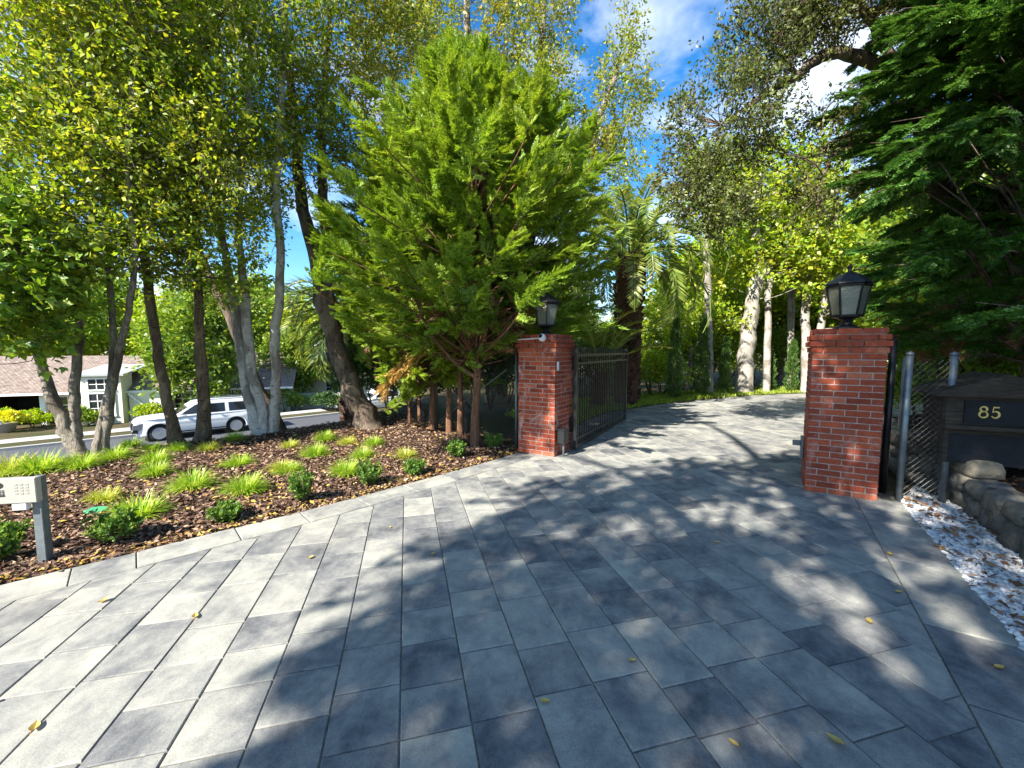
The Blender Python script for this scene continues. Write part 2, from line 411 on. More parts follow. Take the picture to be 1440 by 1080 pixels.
def bark_tube(mb, path, n=10, rough=.10, flare=0.0, g=None, m=0):
    """path rows x,y,z,r; lumpy tube appended to MB"""
    g = g or rng
    b = len(mb.V); K = len(path); ph = g.random(4) * 6.28
    u = None
    for i in range(K):
        p = path[i, :3]; d = path[min(i + 1, K - 1), :3] - path[max(i - 1, 0), :3]; d = d / max(1e-9, np.linalg.norm(d))
        if u is None:
            u = np.cross(d, (0.31, .95, .1)); u /= np.linalg.norm(u)
        u = u - d * u.dot(d); u /= max(1e-9, np.linalg.norm(u)); w = np.cross(d, u)
        for k in range(n):
            a = 2 * math.pi * k / n
            r = path[i, 3] * (1 + rough * (math.sin(3 * a + ph[0] + i * .35) * .6 + math.sin(2 * a + ph[1] - i * .23) * .5 + g.normal() * .35))
            if flare and i < 5: r *= 1 + flare * (1 - i / 5) * (.6 + .5 * math.sin(4 * a + ph[2]))
            mb.V.append(tuple(p + (u * math.cos(a) + w * math.sin(a)) * r))
    for i in range(K - 1):
        for k in range(n):
            k2 = (k + 1) % n
            mb.F.append((b + i * n + k, b + i * n + k2, b + (i + 1) * n + k2, b + (i + 1) * n + k)); mb.M.append(m)
    e = b + (K - 1) * n
    mb.F.append(tuple(e + k for k in range(n))); mb.M.append(m)

def sample_ell(c, n, g, shell=.45):
    """clump centres in an ellipsoid, biased to the outside"""
    d = nrm(g.normal(size=(n, 3))); r = (shell + (1 - shell) * g.random(n)) ** .8
    return np.array(c[:3]) + d * r[:, None] * np.array(c[3:6])

def grow_crown(stems, crown, g, leaf, mb, lv, ntwig=5, twig=.45, nleaf=9, clump_r=.28, droop=.15, w=.5, branch_r=.014, updir=.35, lm=0, lobes=False):
    """branches from the stems out to clumps, twigs and leaves on each clump"""
    nodes = np.concatenate([s[:, :3] for s in stems]); rad = np.concatenate([s[:, 3] for s in stems])
    C = np.concatenate([sample_ell(c, int(c[6]), g) for c in crown])
    cen = np.concatenate([np.repeat(np.array([c[:3]]), int(c[6]), 0) for c in crown])
    order = np.argsort(np.min(np.linalg.norm(C[:, None] - nodes[None, ::3], axis=2), axis=1))
    TP = []; TD = []
    for i in order:
        c = C[i]; dv = c - nodes; dist = np.linalg.norm(dv, axis=1)
        cost = dist + np.where(dv[:, 2] < .15 * dist, 1.2, 0) + np.where(rad < .012, .5, 0)
        j = int(np.argmin(cost)); p0 = nodes[j]; L = dist[j]
        if L > .12:
            mid = (p0 + c) / 2 + g.normal(size=3) * L * .10 + np.array([0, 0, -.06 * L])
            r0 = min(rad[j] * .7, branch_r * (.5 + L * .55)); r0 = max(r0, .005)
            path = spline(np.array([[*p0, r0], [*mid, r0 * .72], [*c, r0 * .38]]), 3)
            bark_tube(mb, path, 5 if r0 < .03 else 7, .06, 0, g)
            nodes = np.concatenate([nodes, path[2:, :3]]); rad = np.concatenate([rad, path[2:, 3]])
        out = nrm((c - cen[i]) * .7 + (c - p0) / max(L, .1) * .6)
        T = nrm(g.normal(size=(ntwig, 3)) * .75 + out + np.array([0, 0, updir]))
        TP.append(np.repeat(c[None], ntwig, 0) + g.normal(size=(ntwig, 3)) * clump_r * .45); TD.append(T)
    TP = np.concatenate(TP); TD = np.concatenate(TD); n = len(TP)
    Lt = twig * (.6 + .8 * g.random(n))
    for k in range(n):
        if g.random() < .6:
            e = TP[k] + TD[k] * Lt[k]
            mb.tube([TP[k], (TP[k] + e) / 2 + g.normal(size=3) * .02, e], [.006, .004, .002], 3, 0, False)
    t = g.random((n, nleaf)) ** .8
    P = (TP[:, None] + TD[:, None] * (t * Lt[:, None])[..., None] + g.normal(size=(n, nleaf, 3)) * .035 * (leaf / .07)).reshape(-1, 3)
    D = np.repeat(TD[:, None], nleaf, 1).reshape(-1, 3)
    A = nrm(D * .6 + g.normal(size=P.shape) * .75 + np.array([0, 0, -droop * 2]))
    N = nrm(g.normal(size=P.shape) * .75 + np.array([0, 0, .75]))
    Ls = leaf * (.6 + .8 * g.random(len(P))); Ws = w * (.8 + .4 * g.random(len(P)))
    if lobes:                                             # three-lobed leaf
        B = nrm(np.cross(A, N))
        for an, k in ((-.85, .72), (.85, .72), (0, 1.0)): lv.add(P, A * math.cos(an) + B * math.sin(an), N, Ls * k, Ws * .62, lm, .05)
    else: lv.add(P, A, N, Ls, Ws, lm, .06)

def broad_tree(name, label, cat, base, stems, crown, bark, leafm, seed, leaf=.07, group=None, flare=.3, nst=10, thin=1.0, **kw):
    """stems: lists of (x,y,z,r) in the world; first point of the first stem is the foot"""
    g = np.random.default_rng(seed); b = np.array([*base, 0.0])
    S = []; mb = MB(); lv = Leaves()
    for k, s in enumerate(stems):
        s = np.array(s, dtype=float) - b; s[:, 3] *= thin
        if s[0, 2] + b[2] < .2: s = np.vstack([[s[0, 0], s[0, 1], s[0, 2] - .25, s[0, 3] * 1.1], s])
        p = spline(s, 4); p[1:-1, :3] += g.normal(size=(len(p) - 2, 3)) * p[1:-1, 3:4] * .12
        bark_tube(mb, p, nst, .11, flare if s[0, 2] + b[2] < .1 else 0, g); S.append(p)
    cr = [tuple(np.array(c[:3]) - b[:3]) + tuple(c[3:]) for c in crown]
    grow_crown(S, cr, g, leaf, mb, lv, **kw)
    t = thing(name, label, cat, base, 0, group)
    mb.build('trunk', bark, t, True); lv.build('crown', leafm, t)
    return t

# ---- conifer sprays: a spray lies along +x, in the xy plane, drooping to -z
def spray_proto(npairs, sub, seed, width=.34, lw=.06, droop=.12):
    g = np.random.default_rng(seed); P = []; A = []; L = []
    def q(x): return -droop * x * x
    for i in range(npairs):
        t = .06 + .9 * i / npairs
        ln = width * (1 - t) ** .7 * (.75 + .5 * g.random()) + .05
        for sg in (-1, 1):
            an = R(38 + 14 * g.random()); d = np.array([math.cos(an), sg * math.sin(an), -.10 + .15 * g.normal()])
            o = np.array([t, 0, q(t)])
            P.append(o); A.append(d); L.append(ln)
            for k in range(sub):
                tt = .2 + .65 * k / max(1, sub)
                for s2 in (-1, 1):
                    a2 = an * sg + s2 * R(36); d2 = np.array([math.cos(a2), math.sin(a2), -.12 + .2 * g.normal()])
                    P.append(o + d * ln * tt); A.append(d2); L.append(ln * .5 * (1 - tt * .6))
    for i in range(3):
        P.append(np.array([i * .33, 0, q(i * .33)])); A.append(np.array([1, 0, -.2 * i * droop])); L.append(.36)
    P, A, L = np.array(P), nrm(np.array(A)), np.array(L)
    N = nrm(np.array([0, 0, 1.0]) + g.normal(size=P.shape) * .35)
    B = nrm(np.cross(A, N)); W = np.full((len(P), 1), lw * .5) * (.8 + .4 * g.random((len(P), 1)))
    m = P + A * L[:, None] * .5
    V = np.stack([P, m + B * W, P + A * L[:, None], m - B * W], 1)
    return V.reshape(-1, 3)

def place_sprays(lv, proto, O, X, Z, S, m=0):
    """copies of the prototype with origin O, axis X, up Z, size S merged into one set of faces"""
    X = nrm(X); Y = nrm(np.cross(Z, X)); Zz = np.cross(X, Y)
    M = np.stack([X, Y, Zz], 2) * S[:, None, None]
    V = np.einsum('nij,kj->nki', M, proto) + O[:, None]
    k = len(proto); n = len(O)
    lv.raw(V.reshape(-1, 3), np.arange(n * k).reshape(-1, 4), m)

def conifer(name, label, trunk, z0, z1, r, bark, mats, seed, nplume=220, nspray=34, proto=None, plume=(.7, 1.3), size=.26, up=.5, flat=.0, dead=.0, group=None, forks=(), rfun=None, keep=None, dead_z=(1.4, 2.4), offs=(0, 0), rag=0.0):
    g = np.random.default_rng(seed); base = trunk[0]; b = np.array([base[0], base[1], 0.0])
    mb = MB(); lv = Leaves()
    p = spline(np.array(trunk, dtype=float) - np.array([*b, 0]), 4); bark_tube(mb, p, 9, .09, .25, g)
    for f in forks: bark_tube(mb, spline(np.array(f, dtype=float) - np.array([*b, 0]), 4), 6, .08, 0, g)
    O = []; X = []; Z = []; S = []; MI = []
    cnt = 0
    while cnt < nplume:
        t = g.random() ** .9; z = z0 + (z1 - z0) * t
        rr = r * (rfun(t) if rfun else (1 - t ** 1.6) ** .75 * min(1, .55 + 1.6 * t))
        a = g.random() * 2 * math.pi; q = .35 + .65 * g.random() ** .5 + rag * g.random() ** 3
        rr *= 1 + rag * .6 * math.sin(3 * a + seed * 1.7 + t * 4) * math.cos(2 * a - t * 5 + seed)
        L = plume[0] + (plume[1] - plume[0]) * g.random(); L *= .65 + .35 * (1 - t)
        e = np.array([math.cos(a), math.sin(a), 0]); tip = e * rr * q + np.array([offs[0] * (1 - t), offs[1] * (1 - t), z])
        d = nrm(e * (1 - .45 * t) + np.array([0, 0, up * (.45 + t)]) + g.normal(size=3) * .18)
        st = tip - d * L
        if keep is not None and not keep(tip + b): continue
        cnt += 1
        c = p[np.argmin(np.abs(p[:, 2] - max(z0 * .8, st[2] - .5 * rr))), :3]
        mb.tube([c, (c + st) / 2 + np.array([0, 0, -.05]), st, tip], [.02, .014, .009, .003], 4, 0, False)
        n = nspray
        tt = g.random(n) ** .75
        side = nrm(np.cross(d, [0, 0, 1.0])); upv = np.cross(side, d)
        ang = g.random(n) * 2 * math.pi if not flat else (np.where(g.random(n) < .5, 0, math.pi) + g.normal(size=n) * (1 - flat) * 1.5)
        rad = side * np.cos(ang)[:, None] + upv * np.sin(ang)[:, None]
        pos = st + d * (L * tt)[:, None] + np.array([0, 0, -.10 * L]) * (tt ** 2)[:, None]
        ax = d * (.55 + .6 * tt)[:, None] + rad * (.85 - .55 * tt)[:, None] + g.normal(size=(n, 3)) * .12 + np.array([0, 0, -.12])
        zz = np.array([0, 0, 1.0]) + g.normal(size=(n, 3)) * .35 + rad * .2
        O.append(pos); X.append(ax); Z.append(zz); S.append(size * (.6 + .7 * g.random(n)) * (1.1 - .35 * tt))
        MI.append(np.zeros(n))
    O, X, Z, S = map(np.concatenate, (O, X, Z, S))
    h = len(O) // 2
    place_sprays(lv, proto[0], O[:h], X[:h], Z[:h], S[:h], 0); place_sprays(lv, proto[1], O[h:], X[h:], Z[h:], S[h:], 0)
    if dead:
        n = int(dead); a = g.random(n) * 6.283; z = dead_z[0] + (dead_z[1] - dead_z[0]) * g.random(n); q = r * (.12 + .45 * g.random(n) ** .6)
        od = np.stack([np.cos(a) * q, np.sin(a) * q, z], 1); xd = np.stack([np.cos(a), np.sin(a), -.3 + g.normal(size=n) * .5], 1)
        place_sprays(lv, proto[2], od, xd, np.array([0, 0, 1.0]) + g.normal(size=(n, 3)) * .5, .28 * (.6 + .8 * g.random(n)), 1)
        for k in range(0, n, 5):
            c = p[np.argmin(np.abs(p[:, 2] - od[k, 2] + .4)), :3]; mb.tube([c, (c + od[k]) / 2 + g.normal(size=3) * .05, od[k]], [.012, .008, .003], 4, 0, False)
    t = thing(name, label, 'conifer tree', tuple(b), 0, group)
    mb.build('trunk', bark, t, True); lv.build('crown', mats, t)
    return t

def leaf_ball(lv, c, rad, n, leaf, g, w=.55, m=0, shell=.6, up=.4, flat_bottom=True):
    d = nrm(g.normal(size=(n, 3)));
    if flat_bottom: d[:, 2] = np.where(d[:, 2] < -.35, -d[:, 2], d[:, 2])
    lump = 1 + .18 * np.sin(d[:, 0] * 5 + c[0] * 7) * np.cos(d[:, 1] * 4.3 + c[1] * 5) + .10 * np.sin(d[:, 2] * 9 + c[0])
    r = (shell + (1 - shell) * g.random(n) ** .5) * lump
    P = np.array(c) + d * r[:, None] * np.array(rad)
    A = nrm(d * .7 + g.normal(size=(n, 3)) * .6 + np.array([0, 0, up])); N = nrm(d + g.normal(size=(n, 3)) * .7 + np.array([0, 0, .4]))
    lv.add(P, A, N, leaf * (.6 + .8 * g.random(n)), w, m, .05)

def frond(lv, base, az, elev, L, g, nl=46, sag=1.0, ll=.42, w=.055, m=0, twist=0.0):
    """one feather frond as leaflets along a sagging rib; returns rib points"""
    e = np.array([math.cos(az), math.sin(az), 0]); pts = []; p = np.array(base, dtype=float); a = elev; K = 14
    for i in range(K + 1):
        pts.append(p.copy()); d = e * math.cos(a) + np.array([0, 0, math.sin(a)]); p = p + d * L / K; a -= sag * (.35 + 1.3 * i / K) * 2.0 / K
    pts = np.array(pts); t = np.linspace(.12, .99, nl); idx = t * K; i0 = np.minimum(idx.astype(int), K - 1); f = (idx - i0)[:, None]
    P = pts[i0] * (1 - f) + pts[i0 + 1] * f; T = nrm(pts[i0 + 1] - pts[i0]); S = nrm(np.cross(T, [0, 0, 1.0])); U = np.cross(S, T)
    ln = ll * (np.sin(np.clip(t * 1.05, 0, 1) * math.pi) ** .5 * .85 + .18)
    for sg in (-1, 1):
        A = T * .62 + S * sg * .72 + U * (.22 + twist) + g.normal(size=P.shape) * .08 + np.array([0, 0, -.12])
        lv.add(P, A, U + g.normal(size=P.shape) * .25, ln * (.85 + .3 * g.random(nl)), w / ll * 1.6, m, .0)
    return pts

def blades(lv, c, n, L, spread, g, w=.011, m=0, r0=.05):
    a = g.random(n) * 6.283; q = np.sqrt(g.random(n)) * r0; el = R(35) + R(50) * g.random(n)
    P = np.stack([np.cos(a) * q, np.sin(a) * q, np.zeros(n)], 1) + np.array(c)
    a2 = a + g.normal(size=n) * .5
    D0 = np.stack([np.cos(a2) * np.cos(el) * spread, np.sin(a2) * np.cos(el) * spread, np.sin(el)], 1); D0 = nrm(D0)
    Ln = L * (.55 + .6 * g.random(n)); side = nrm(np.cross(D0, [0, 0, 1.0])); wv = side * (w / 2)
    pts = [P]; D = D0.copy(); p = P
    for k in range(4):
        p = p + D * (Ln / 4)[:, None]; D = nrm(D + np.array([0, 0, -.34])); pts.append(p)
    V = []; wd = [1, 1, .85, .6, .08]
    for k in range(5): V += [pts[k] + wv * wd[k], pts[k] - wv * wd[k]]
    V = np.stack(V, 1).reshape(-1, 3); b = np.arange(n)[:, None] * 10
    F = np.concatenate([b + np.array([[2 * k, 2 * k + 1, 2 * k + 3, 2 * k + 2]]) for k in range(4)])
    lv.raw(V, F, m)
# ------------------------------------------------------------------ terrain
def fence_x(y):
    return .10 - (y - 6.5) * .98 if y < 9 else -2.35 - (y - 9) * .10
def hgt(x, y):
    q = -.7071 * x + .7071 * y
    s = min(1, max(0, (q - 8.9) / 12.6)); drop = -3.1 * (1 - (1 - s) ** 2)
    if q > 30.5: drop -= .37 * min(1, (q - 30.5) / 11)
    e = fence_x(y) - x; k = min(1, max(0, e / 4.0)); k = k * k * (3 - 2 * k)
    return drop * k

EDGE_L = [(-7.5, -2.2), (-6.0, -.2), (-4.5, 1.72), (-3.5, 2.68), (-2.98, 3.15), (-2.5, 3.6), (-2.1, 3.96), (-1.7, 4.36), (-1.3, 4.78), (-.91, 5.19), (-.5, 5.64), (-.2, 5.98), (.10, 6.32)]
EDGE_R = [(4.10, 4.22), (3.68, 3.56), (3.23, 2.85), (2.75, 2.09), (2.05, .98), (1.2, -.3), (.4, -1.6), (0, -2.4)]
def offset(pl, d):
    out = []
    for i, p in enumerate(pl):
        a = pl[max(i - 1, 0)]; b = pl[min(i + 1, len(pl) - 1)]
        t = Vector((b[0] - a[0], b[1] - a[1])).normalized(); out.append((p[0] + t.y * d, p[1] - t.x * d))
    return out
BW = .33
IN_L = offset(EDGE_L, BW); IN_R = offset(EDGE_R, .40)
BACK = [(.72, 6.9), (1.1, 8.0), (1.75, 9.4), (2.5, 10.5), (3.25, 11.15), (4.0, 11.8), (5.0, 12.5), (6.5, 13.4), (8.5, 14.45), (10.8, 15.15), (14, 16.0), (20, 17), (24, 17), (24, 13), (16, 11), (11, 9.2), (8, 7.6), (6.0, 6.6), (4.9, 5.9), (4.35, 5.2)]
REGION = IN_L + [(.2, 6.2)] + BACK + [(4.3, 4.75)] + IN_R + [(-1, -2.4)]
OUTER = EDGE_L + BACK + [(4.35, 4.75)] + EDGE_R

def poly_dist(x, y, pl):
    m = 9e9
    for (ax, ay), (bx, by) in zip(pl[:-1], pl[1:]):
        dx, dy = bx - ax, by - ay; t = max(0, min(1, ((x - ax) * dx + (y - ay) * dy) / (dx * dx + dy * dy)))
        d = math.hypot(x - ax - t * dx, y - ay - t * dy)
        if d < m: m = d; sg = dx * (y - ay) - dy * (x - ax)
    return m if sg > 0 else -m          # positive on the left of the line
def inside(x, y, pl):
    c = False; j = len(pl) - 1
    for i in range(len(pl)):
        if (pl[i][1] > y) != (pl[j][1] > y) and x < (pl[j][0] - pl[i][0]) * (y - pl[i][1]) / (pl[j][1] - pl[i][1]) + pl[i][0]: c = not c
        j = i
    return c

# far ground, one sheet to the horizon
ax_ = sorted(set([-400, -250, -150, -100, -80] + [round(-60 + 1.5 * i, 2) for i in range(36)] + [round(-7.5 + .75 * i, 2) for i in range(32)] + [18, 20, 24, 30, 40, 55, 80, 120, 200, 400]))
ay_ = sorted(set([-400, -200, -100, -50, -25, -12, -6] + [round(-4 + .75 * i, 2) for i in range(30)] + [round(18.5 + 1.5 * i, 2) for i in range(24)] + [60, 80, 120, 200, 400]))
V = [(x, y, hgt(x, y) - .09) for y in ay_ for x in ax_]; nx = len(ax_)
F = [(j * nx + i, j * nx + i + 1, (j + 1) * nx + i + 1, (j + 1) * nx + i) for j in range(len(ay_) - 1) for i in range(nx - 1)]
tag(mesh('ground', V, F, MAT['ground'], None, True), kind='structure')

# driveway base and pavers: one sheet of laid concrete pavers
def fill(name, pl, z, mat):
    import bmesh
    bm = bmesh.new(); vs = [bm.verts.new((x, y, z)) for x, y in pl]; bm.faces.new(vs)
    bmesh.ops.triangulate(bm, faces=bm.faces[:]); bmesh.ops.recalc_face_normals(bm, faces=bm.faces[:])
    me = bpy.data.meshes.new(name); bm.to_mesh(me); bm.free(); me.materials.append(mat)
    if me.polygons[0].normal.z < 0: me.flip_normals()
    o = bpy.data.objects.new(name, me); COL.objects.link(o); return o
def clip(poly, cx):
    """Sutherland-Hodgman: any polygon against a convex one (counter-clockwise)"""
    out = poly
    for i in range(len(cx)):
        a, b = cx[i], cx[(i + 1) % len(cx)]; inp, out = out, []
        if not inp: return []
        f = lambda p: (b[0] - a[0]) * (p[1] - a[1]) - (b[1] - a[1]) * (p[0] - a[0])
        for k in range(len(inp)):
            p, q = inp[k - 1], inp[k]; fp, fq = f(p), f(q)
            if (fp >= 0) != (fq >= 0):
                t = fp / (fp - fq); out.append((p[0] + (q[0] - p[0]) * t, p[1] + (q[1] - p[1]) * t))
            if fq >= 0: out.append(q)
    return out
pv = MB()
def paver(poly, z=0.0, ch=.004):
    # top inset by the worn arris, sides down to the joint
    n = len(poly); cx = sum(p[0] for p in poly) / n; cy = sum(p[1] for p in poly) / n
    area = sum(poly[i - 1][0] * poly[i][1] - poly[i][0] * poly[i - 1][1] for i in range(n)) / 2
    if area < .004: return
    tilt = (random.gauss(0, .0016), random.gauss(0, .0016)); z += random.gauss(0, .0007)
    def zz(x, y): return z + (x - cx) * tilt[0] + (y - cy) * tilt[1]
    def ins(p):
        d = math.hypot(p[0] - cx, p[1] - cy); k = max(0, 1 - ch * 1.5 / max(d, .01)); return (cx + (p[0] - cx) * k, cy + (p[1] - cy) * k)
    top = [ins(p) for p in poly]
    V = [(x, y, zz(x, y)) for x, y in top] + [(x, y, zz(x, y) - .004) for x, y in poly] + [(x, y, -.03) for x, y in poly]
    F = [tuple(range(n))]
    for k in (0, n): F += [(k + n + i, k + n + (i + 1) % n, k + (i + 1) % n, k + i) for i in range(n)]
    pv.add(V, F)
U = Vector((-math.sin(R(14.3)), math.cos(R(14.3)))); W = Vector((U.y, -U.x)); RW = .300
xs = [p[0] for p in REGION]; ys = [p[1] for p in REGION]
for i in range(-34, 84):
    w0 = i * RW + .24; s = -12.0 + random.random()
    while s < 24:
        ln = random.choice((.26, .30, .30, .36, .42, .45, .48, .30)); c0 = W * w0 + U * s; g_ = .0032
        q = [W * (w0 + g_) + U * (s + g_), W * (w0 + RW - g_) + U * (s + g_), W * (w0 + RW - g_) + U * (s + ln - g_), W * (w0 + g_) + U * (s + ln - g_)]
        s += ln
        if c0.x < min(xs) - 1 or c0.x > max(xs) + 1 or c0.y < -2.8 or c0.y > max(ys) + 1: continue
        q = [(v.x, v.y) for v in q]
        ins_ = [inside(x, y, REGION) for x, y in q]
        if all(ins_): paver(q)
        else:
            c = clip(REGION, q)[::-1]           # the region runs clockwise
            if len(c) >= 3: paver(c, 0, .002)
def border(outer, inner, step):
    for (a, b, c, d) in zip(outer[:-1], outer[1:], inner[1:], inner[:-1]):
        L = math.hypot(b[0] - a[0], b[1] - a[1]); n = max(1, round(L / step))
        for k in range(n):
            t0, t1 = (k + .008) / n, (k + 1 - .008) / n
            l = lambda p, q, t: (p[0] + (q[0] - p[0]) * t, p[1] + (q[1] - p[1]) * t)
            o0, o1, i0, i1 = l(a, b, t0), l(a, b, t1), l(d, c, t0), l(d, c, t1)
            i0, i1 = l(i0, o0, .02), l(i1, o1, .02)
            p = [o0, o1, i1, i0]
            ar = sum(p[i - 1][0] * p[i][1] - p[i][0] * p[i - 1][1] for i in range(4))
            paver(p if ar > 0 else p[::-1], .002)
border(EDGE_L, IN_L, .46); border(EDGE_R, IN_R, .8)
drive = tag(pv.build('driveway', MAT['paver']), kind='structure')
tag(fill('driveway_bedding', OUTER, -.0075, MAT['joint']), kind='structure')

# mulch bed: bumpy sheet from the driveway edge to over the crest
FX = [(.10, 6.40), (-2.6, 9.3)]
MUL = EDGE_L[:]
def mulch_h(x, y):
    d = poly_dist(x, y, EDGE_L)
    k = min(1, max(0, (d + .02) / .35)); base = -.02 + .035 * k
    return hgt(x, y) + base + (.012 * math.sin(x * 5.1 + 1.3 * math.sin(y * 3)) + .012 * math.sin(y * 6.3 + x * 2.1) + .02 * math.sin(x * 1.3) * math.sin(y * 1.7)) * k
gx = np.arange(-10.5, .9, .11); gy = np.arange(-1.2, 12.4, .11); idx = {}; V = []; F = []
def in_mulch(x, y):
    return poly_dist(x, y, EDGE_L) > -.12 and x < fence_x(y) + .55 - .02 * y and -.7071 * x + .7071 * y < 13.5 and y > -1
ok = np.array([[in_mulch(x, y) for x in gx] for y in gy])
for j in range(len(gy)):
    for i in range(len(gx)):
        if ok[j, i]: idx[(j, i)] = len(V); V.append((gx[i], gy[j], mulch_h(gx[i], gy[j])))
for j in range(len(gy) - 1):
    for i in range(len(gx) - 1):
        k = [(j, i), (j, i + 1), (j + 1, i + 1), (j + 1, i)]
        if all(q in idx for q in k): F.append(tuple(idx[q] for q in k))
tag(mesh('mulch_bed', V, F, MAT['mulch'], None, True), kind='structure')

def scatter(n, x0, x1, y0, y1, test, dens=None):
    out = []
    while len(out) < n:
        x = x0 + (x1 - x0) * random.random(); y = y0 + (y1 - y0) * random.random()
        if test(x, y) and (dens is None or random.random() < dens(x, y)): out.append((x, y))
    return out
def mtest(x, y): return poly_dist(x, y, EDGE_L) > .015 and x < fence_x(y) + .2 and -.7071 * x + .7071 * y < 10.5 and y > .5
def mden(x, y): return min(1, 14 / (x * x + y * y)) ** .8
def flakes(name, pts, size, asp, mat, hf, tilt=.45, lift=.008, curl=0):
    n = len(pts); P = np.array([[x, y, hf(x, y) + lift * (.4 + 1.2 * random.random())] for x, y in pts])
    a = rng.random(n) * 6.283; A = np.stack([np.cos(a), np.sin(a), rng.normal(size=n) * tilt * .5], 1)
    N = np.stack([rng.normal(size=n) * tilt, rng.normal(size=n) * tilt, np.ones(n)], 1)
    lv = Leaves(); L = size * (.45 + 1.1 * rng.random(n) ** 1.5); lv.add(P, A, N, L, asp * (.7 + .6 * rng.random(n)), 0, curl)
    return tag(lv.build(name, mat), kind='stuff')
flakes('bark_chips', scatter(95000, -10, .7, .5, 10.5, mtest, mden), .045, .5, MAT['chip'], mulch_h, .6, .014)
def lden(x, y): return mden(x, y) * (.25 + .75 * (math.sin(x * 1.9 + 1.2) * math.sin(y * 2.3 + x) > .1)) 
flakes('fallen_leaves', scatter(2400, -10, .7, .5, 10, mtest, lden), .055, .62, MAT['litter'], mulch_h, .4, .024, .08)
def eden(x, y): return math.exp(-abs(poly_dist(x, y, EDGE_L) - .07) / .06) * mden(x, y)
flakes('edge_leaf_drift', scatter(1100, -5, .4, 1.5, 6.6, mtest, eden), .034, .6, MAT['litter'], mulch_h, .4, .02, .08)

# road down the slope
def road_pt(s, q, dz): 
    x, y = .7071 * s - .7071 * q, .7071 * s + .7071 * q
    return (x, y, dz)
def strip(name, q0, q1, z, mat, s0=-70, s1=70, n=50):
    V = []; F = []
    for i in range(n + 1):
        s = s0 + (s1 - s0) * i / n
        V += [road_pt(s, q0, z), road_pt(s, q1, z)]
    F = [(2 * i, 2 * i + 1, 2 * i + 3, 2 * i + 2) for i in range(n)]
    return tag(mesh(name, V, F, mat), kind='structure')
strip('road', 21.2, 29.6, -3.02, MAT['asphalt'], -70, 12)
for q in (21.05, 29.7):
    mb = MB(); mb.box((0, 0, 0), (82, .22, .34)); k = mb.build('kerb', MAT['kerb']); k.location = road_pt(-29, q, -3.06); k.rotation_euler = (0, 0, R(45)); tag(k, kind='structure')
strip('verge', 29.85, 31.8, -3.0, MAT['ground'], -70, 12)
strip('pavement', 31.8, 33.2, -2.99, MAT['kerb'], -70, 12)

# gravel strip, stone wall and planting bed at the right
GRAV = [(4.16, 4.28), (4.75, 4.75), (4.72, 4.2), (4.36, 3.64), (3.86, 2.93), (3.4, 2.28), (2.9, 1.5), (2.2, .4), (1.5, -.6), (1.25, -.3), (2.05, .98), (2.75, 2.09), (3.23, 2.85), (3.68, 3.56), (4.06, 4.17)]
tag(fill('gravel_bed', GRAV, -.018, MAT['soil']), kind='structure')
def gtest(x, y): return inside(x, y, GRAV)
gp = scatter(9500, 1.2, 4.8, -.6, 4.8, gtest)
ico_v = np.array([(0, 0, 1), (.89, 0, .45), (.28, .85, .45), (-.72, .53, .45), (-.72, -.53, .45), (.28, -.85, .45), (.72, .53, -.45), (-.28, .85, -.45), (-.89, 0, -.45), (-.28, -.85, -.45), (.72, -.53, -.45), (0, 0, -1)])
ico_f = np.array([(0, 1, 2), (0, 2, 3), (0, 3, 4), (0, 4, 5), (0, 5, 1), (1, 6, 2), (2, 7, 3), (3, 8, 4), (4, 9, 5), (5, 10, 1), (2, 6, 7), (3, 7, 8), (4, 8, 9), (5, 9, 10), (1, 10, 6), (6, 11, 7), (7, 11, 8), (8, 11, 9), (9, 11, 10), (10, 11, 6)])
n = len(gp); s = .010 + .014 * rng.random(n) ** 2
J = 1 + .13 * rng.normal(size=(n, 12, 3)); Q = ico_v[None] * J * s[:, None, None] * np.array([1.25, 1, .75])
a = rng.random(n) * 6.283; ca, sa = np.cos(a)[:, None], np.sin(a)[:, None]
Q = np.stack([Q[..., 0] * ca - Q[..., 1] * sa, Q[..., 0] * sa + Q[..., 1] * ca, Q[..., 2]], 2) + np.array([[x, y, 0] for x, y in gp])[:, None] + np.array([0, 0, -.008]) + rng.random((n, 1, 1)) * np.array([0, 0, .014])
tag(mesh('gravel', Q.reshape(-1, 3), (ico_f[None] + (np.arange(n) * 12)[:, None, None]).reshape(-1, 3), MAT['gravel']), kind='stuff')
flakes('gravel_leaf_litter', scatter(420, 1.2, 4.8, .2, 4.8, gtest), .065, .5, MAT['litter_brown'], lambda x, y: .012, .5, .018, .1)

WALL = [(6.4, 7.6), (5.6, 6.2), (5.1, 5.2), (4.78, 4.25), (4.44, 3.62), (3.96, 2.92), (3.48, 2.24), (2.95, 1.42), (2.3, .4), (1.7, -.6)]
BED = WALL + [(6, -3), (30, -3), (30, 6.5), (9, 7.2), (7, 7.4)]
def bed_h(x, y): return .30 + .16 * min(1, max(0, -poly_dist(x, y, WALL[::-1]) / 1.0)) + .03 * math.sin(x * 3) * math.sin(y * 2.7)
V = []; F = []; idx = {}; gx2 = np.arange(1.5, 13, .2); gy2 = np.arange(-2.5, 8, .2)
for j, y in enumerate(gy2):
    for i, x in enumerate(gx2):
        if inside(x, y, BED): idx[(j, i)] = len(V); V.append((x, y, bed_h(x, y)))
for (j, i) in list(idx):
    k = [(j, i), (j, i + 1), (j + 1, i + 1), (j + 1, i)]
    if all(q in idx for q in k): F.append(tuple(idx[q] for q in k))
tag(mesh('planting_bed', V, F, MAT['soil'], None, True), kind='structure')
flakes('bed_leaf_litter', scatter(5000, 2.6, 8, .5, 7.3, lambda x, y: inside(x, y, BED)), .06, .5, MAT['litter_brown'], bed_h, .5, .012, .1)
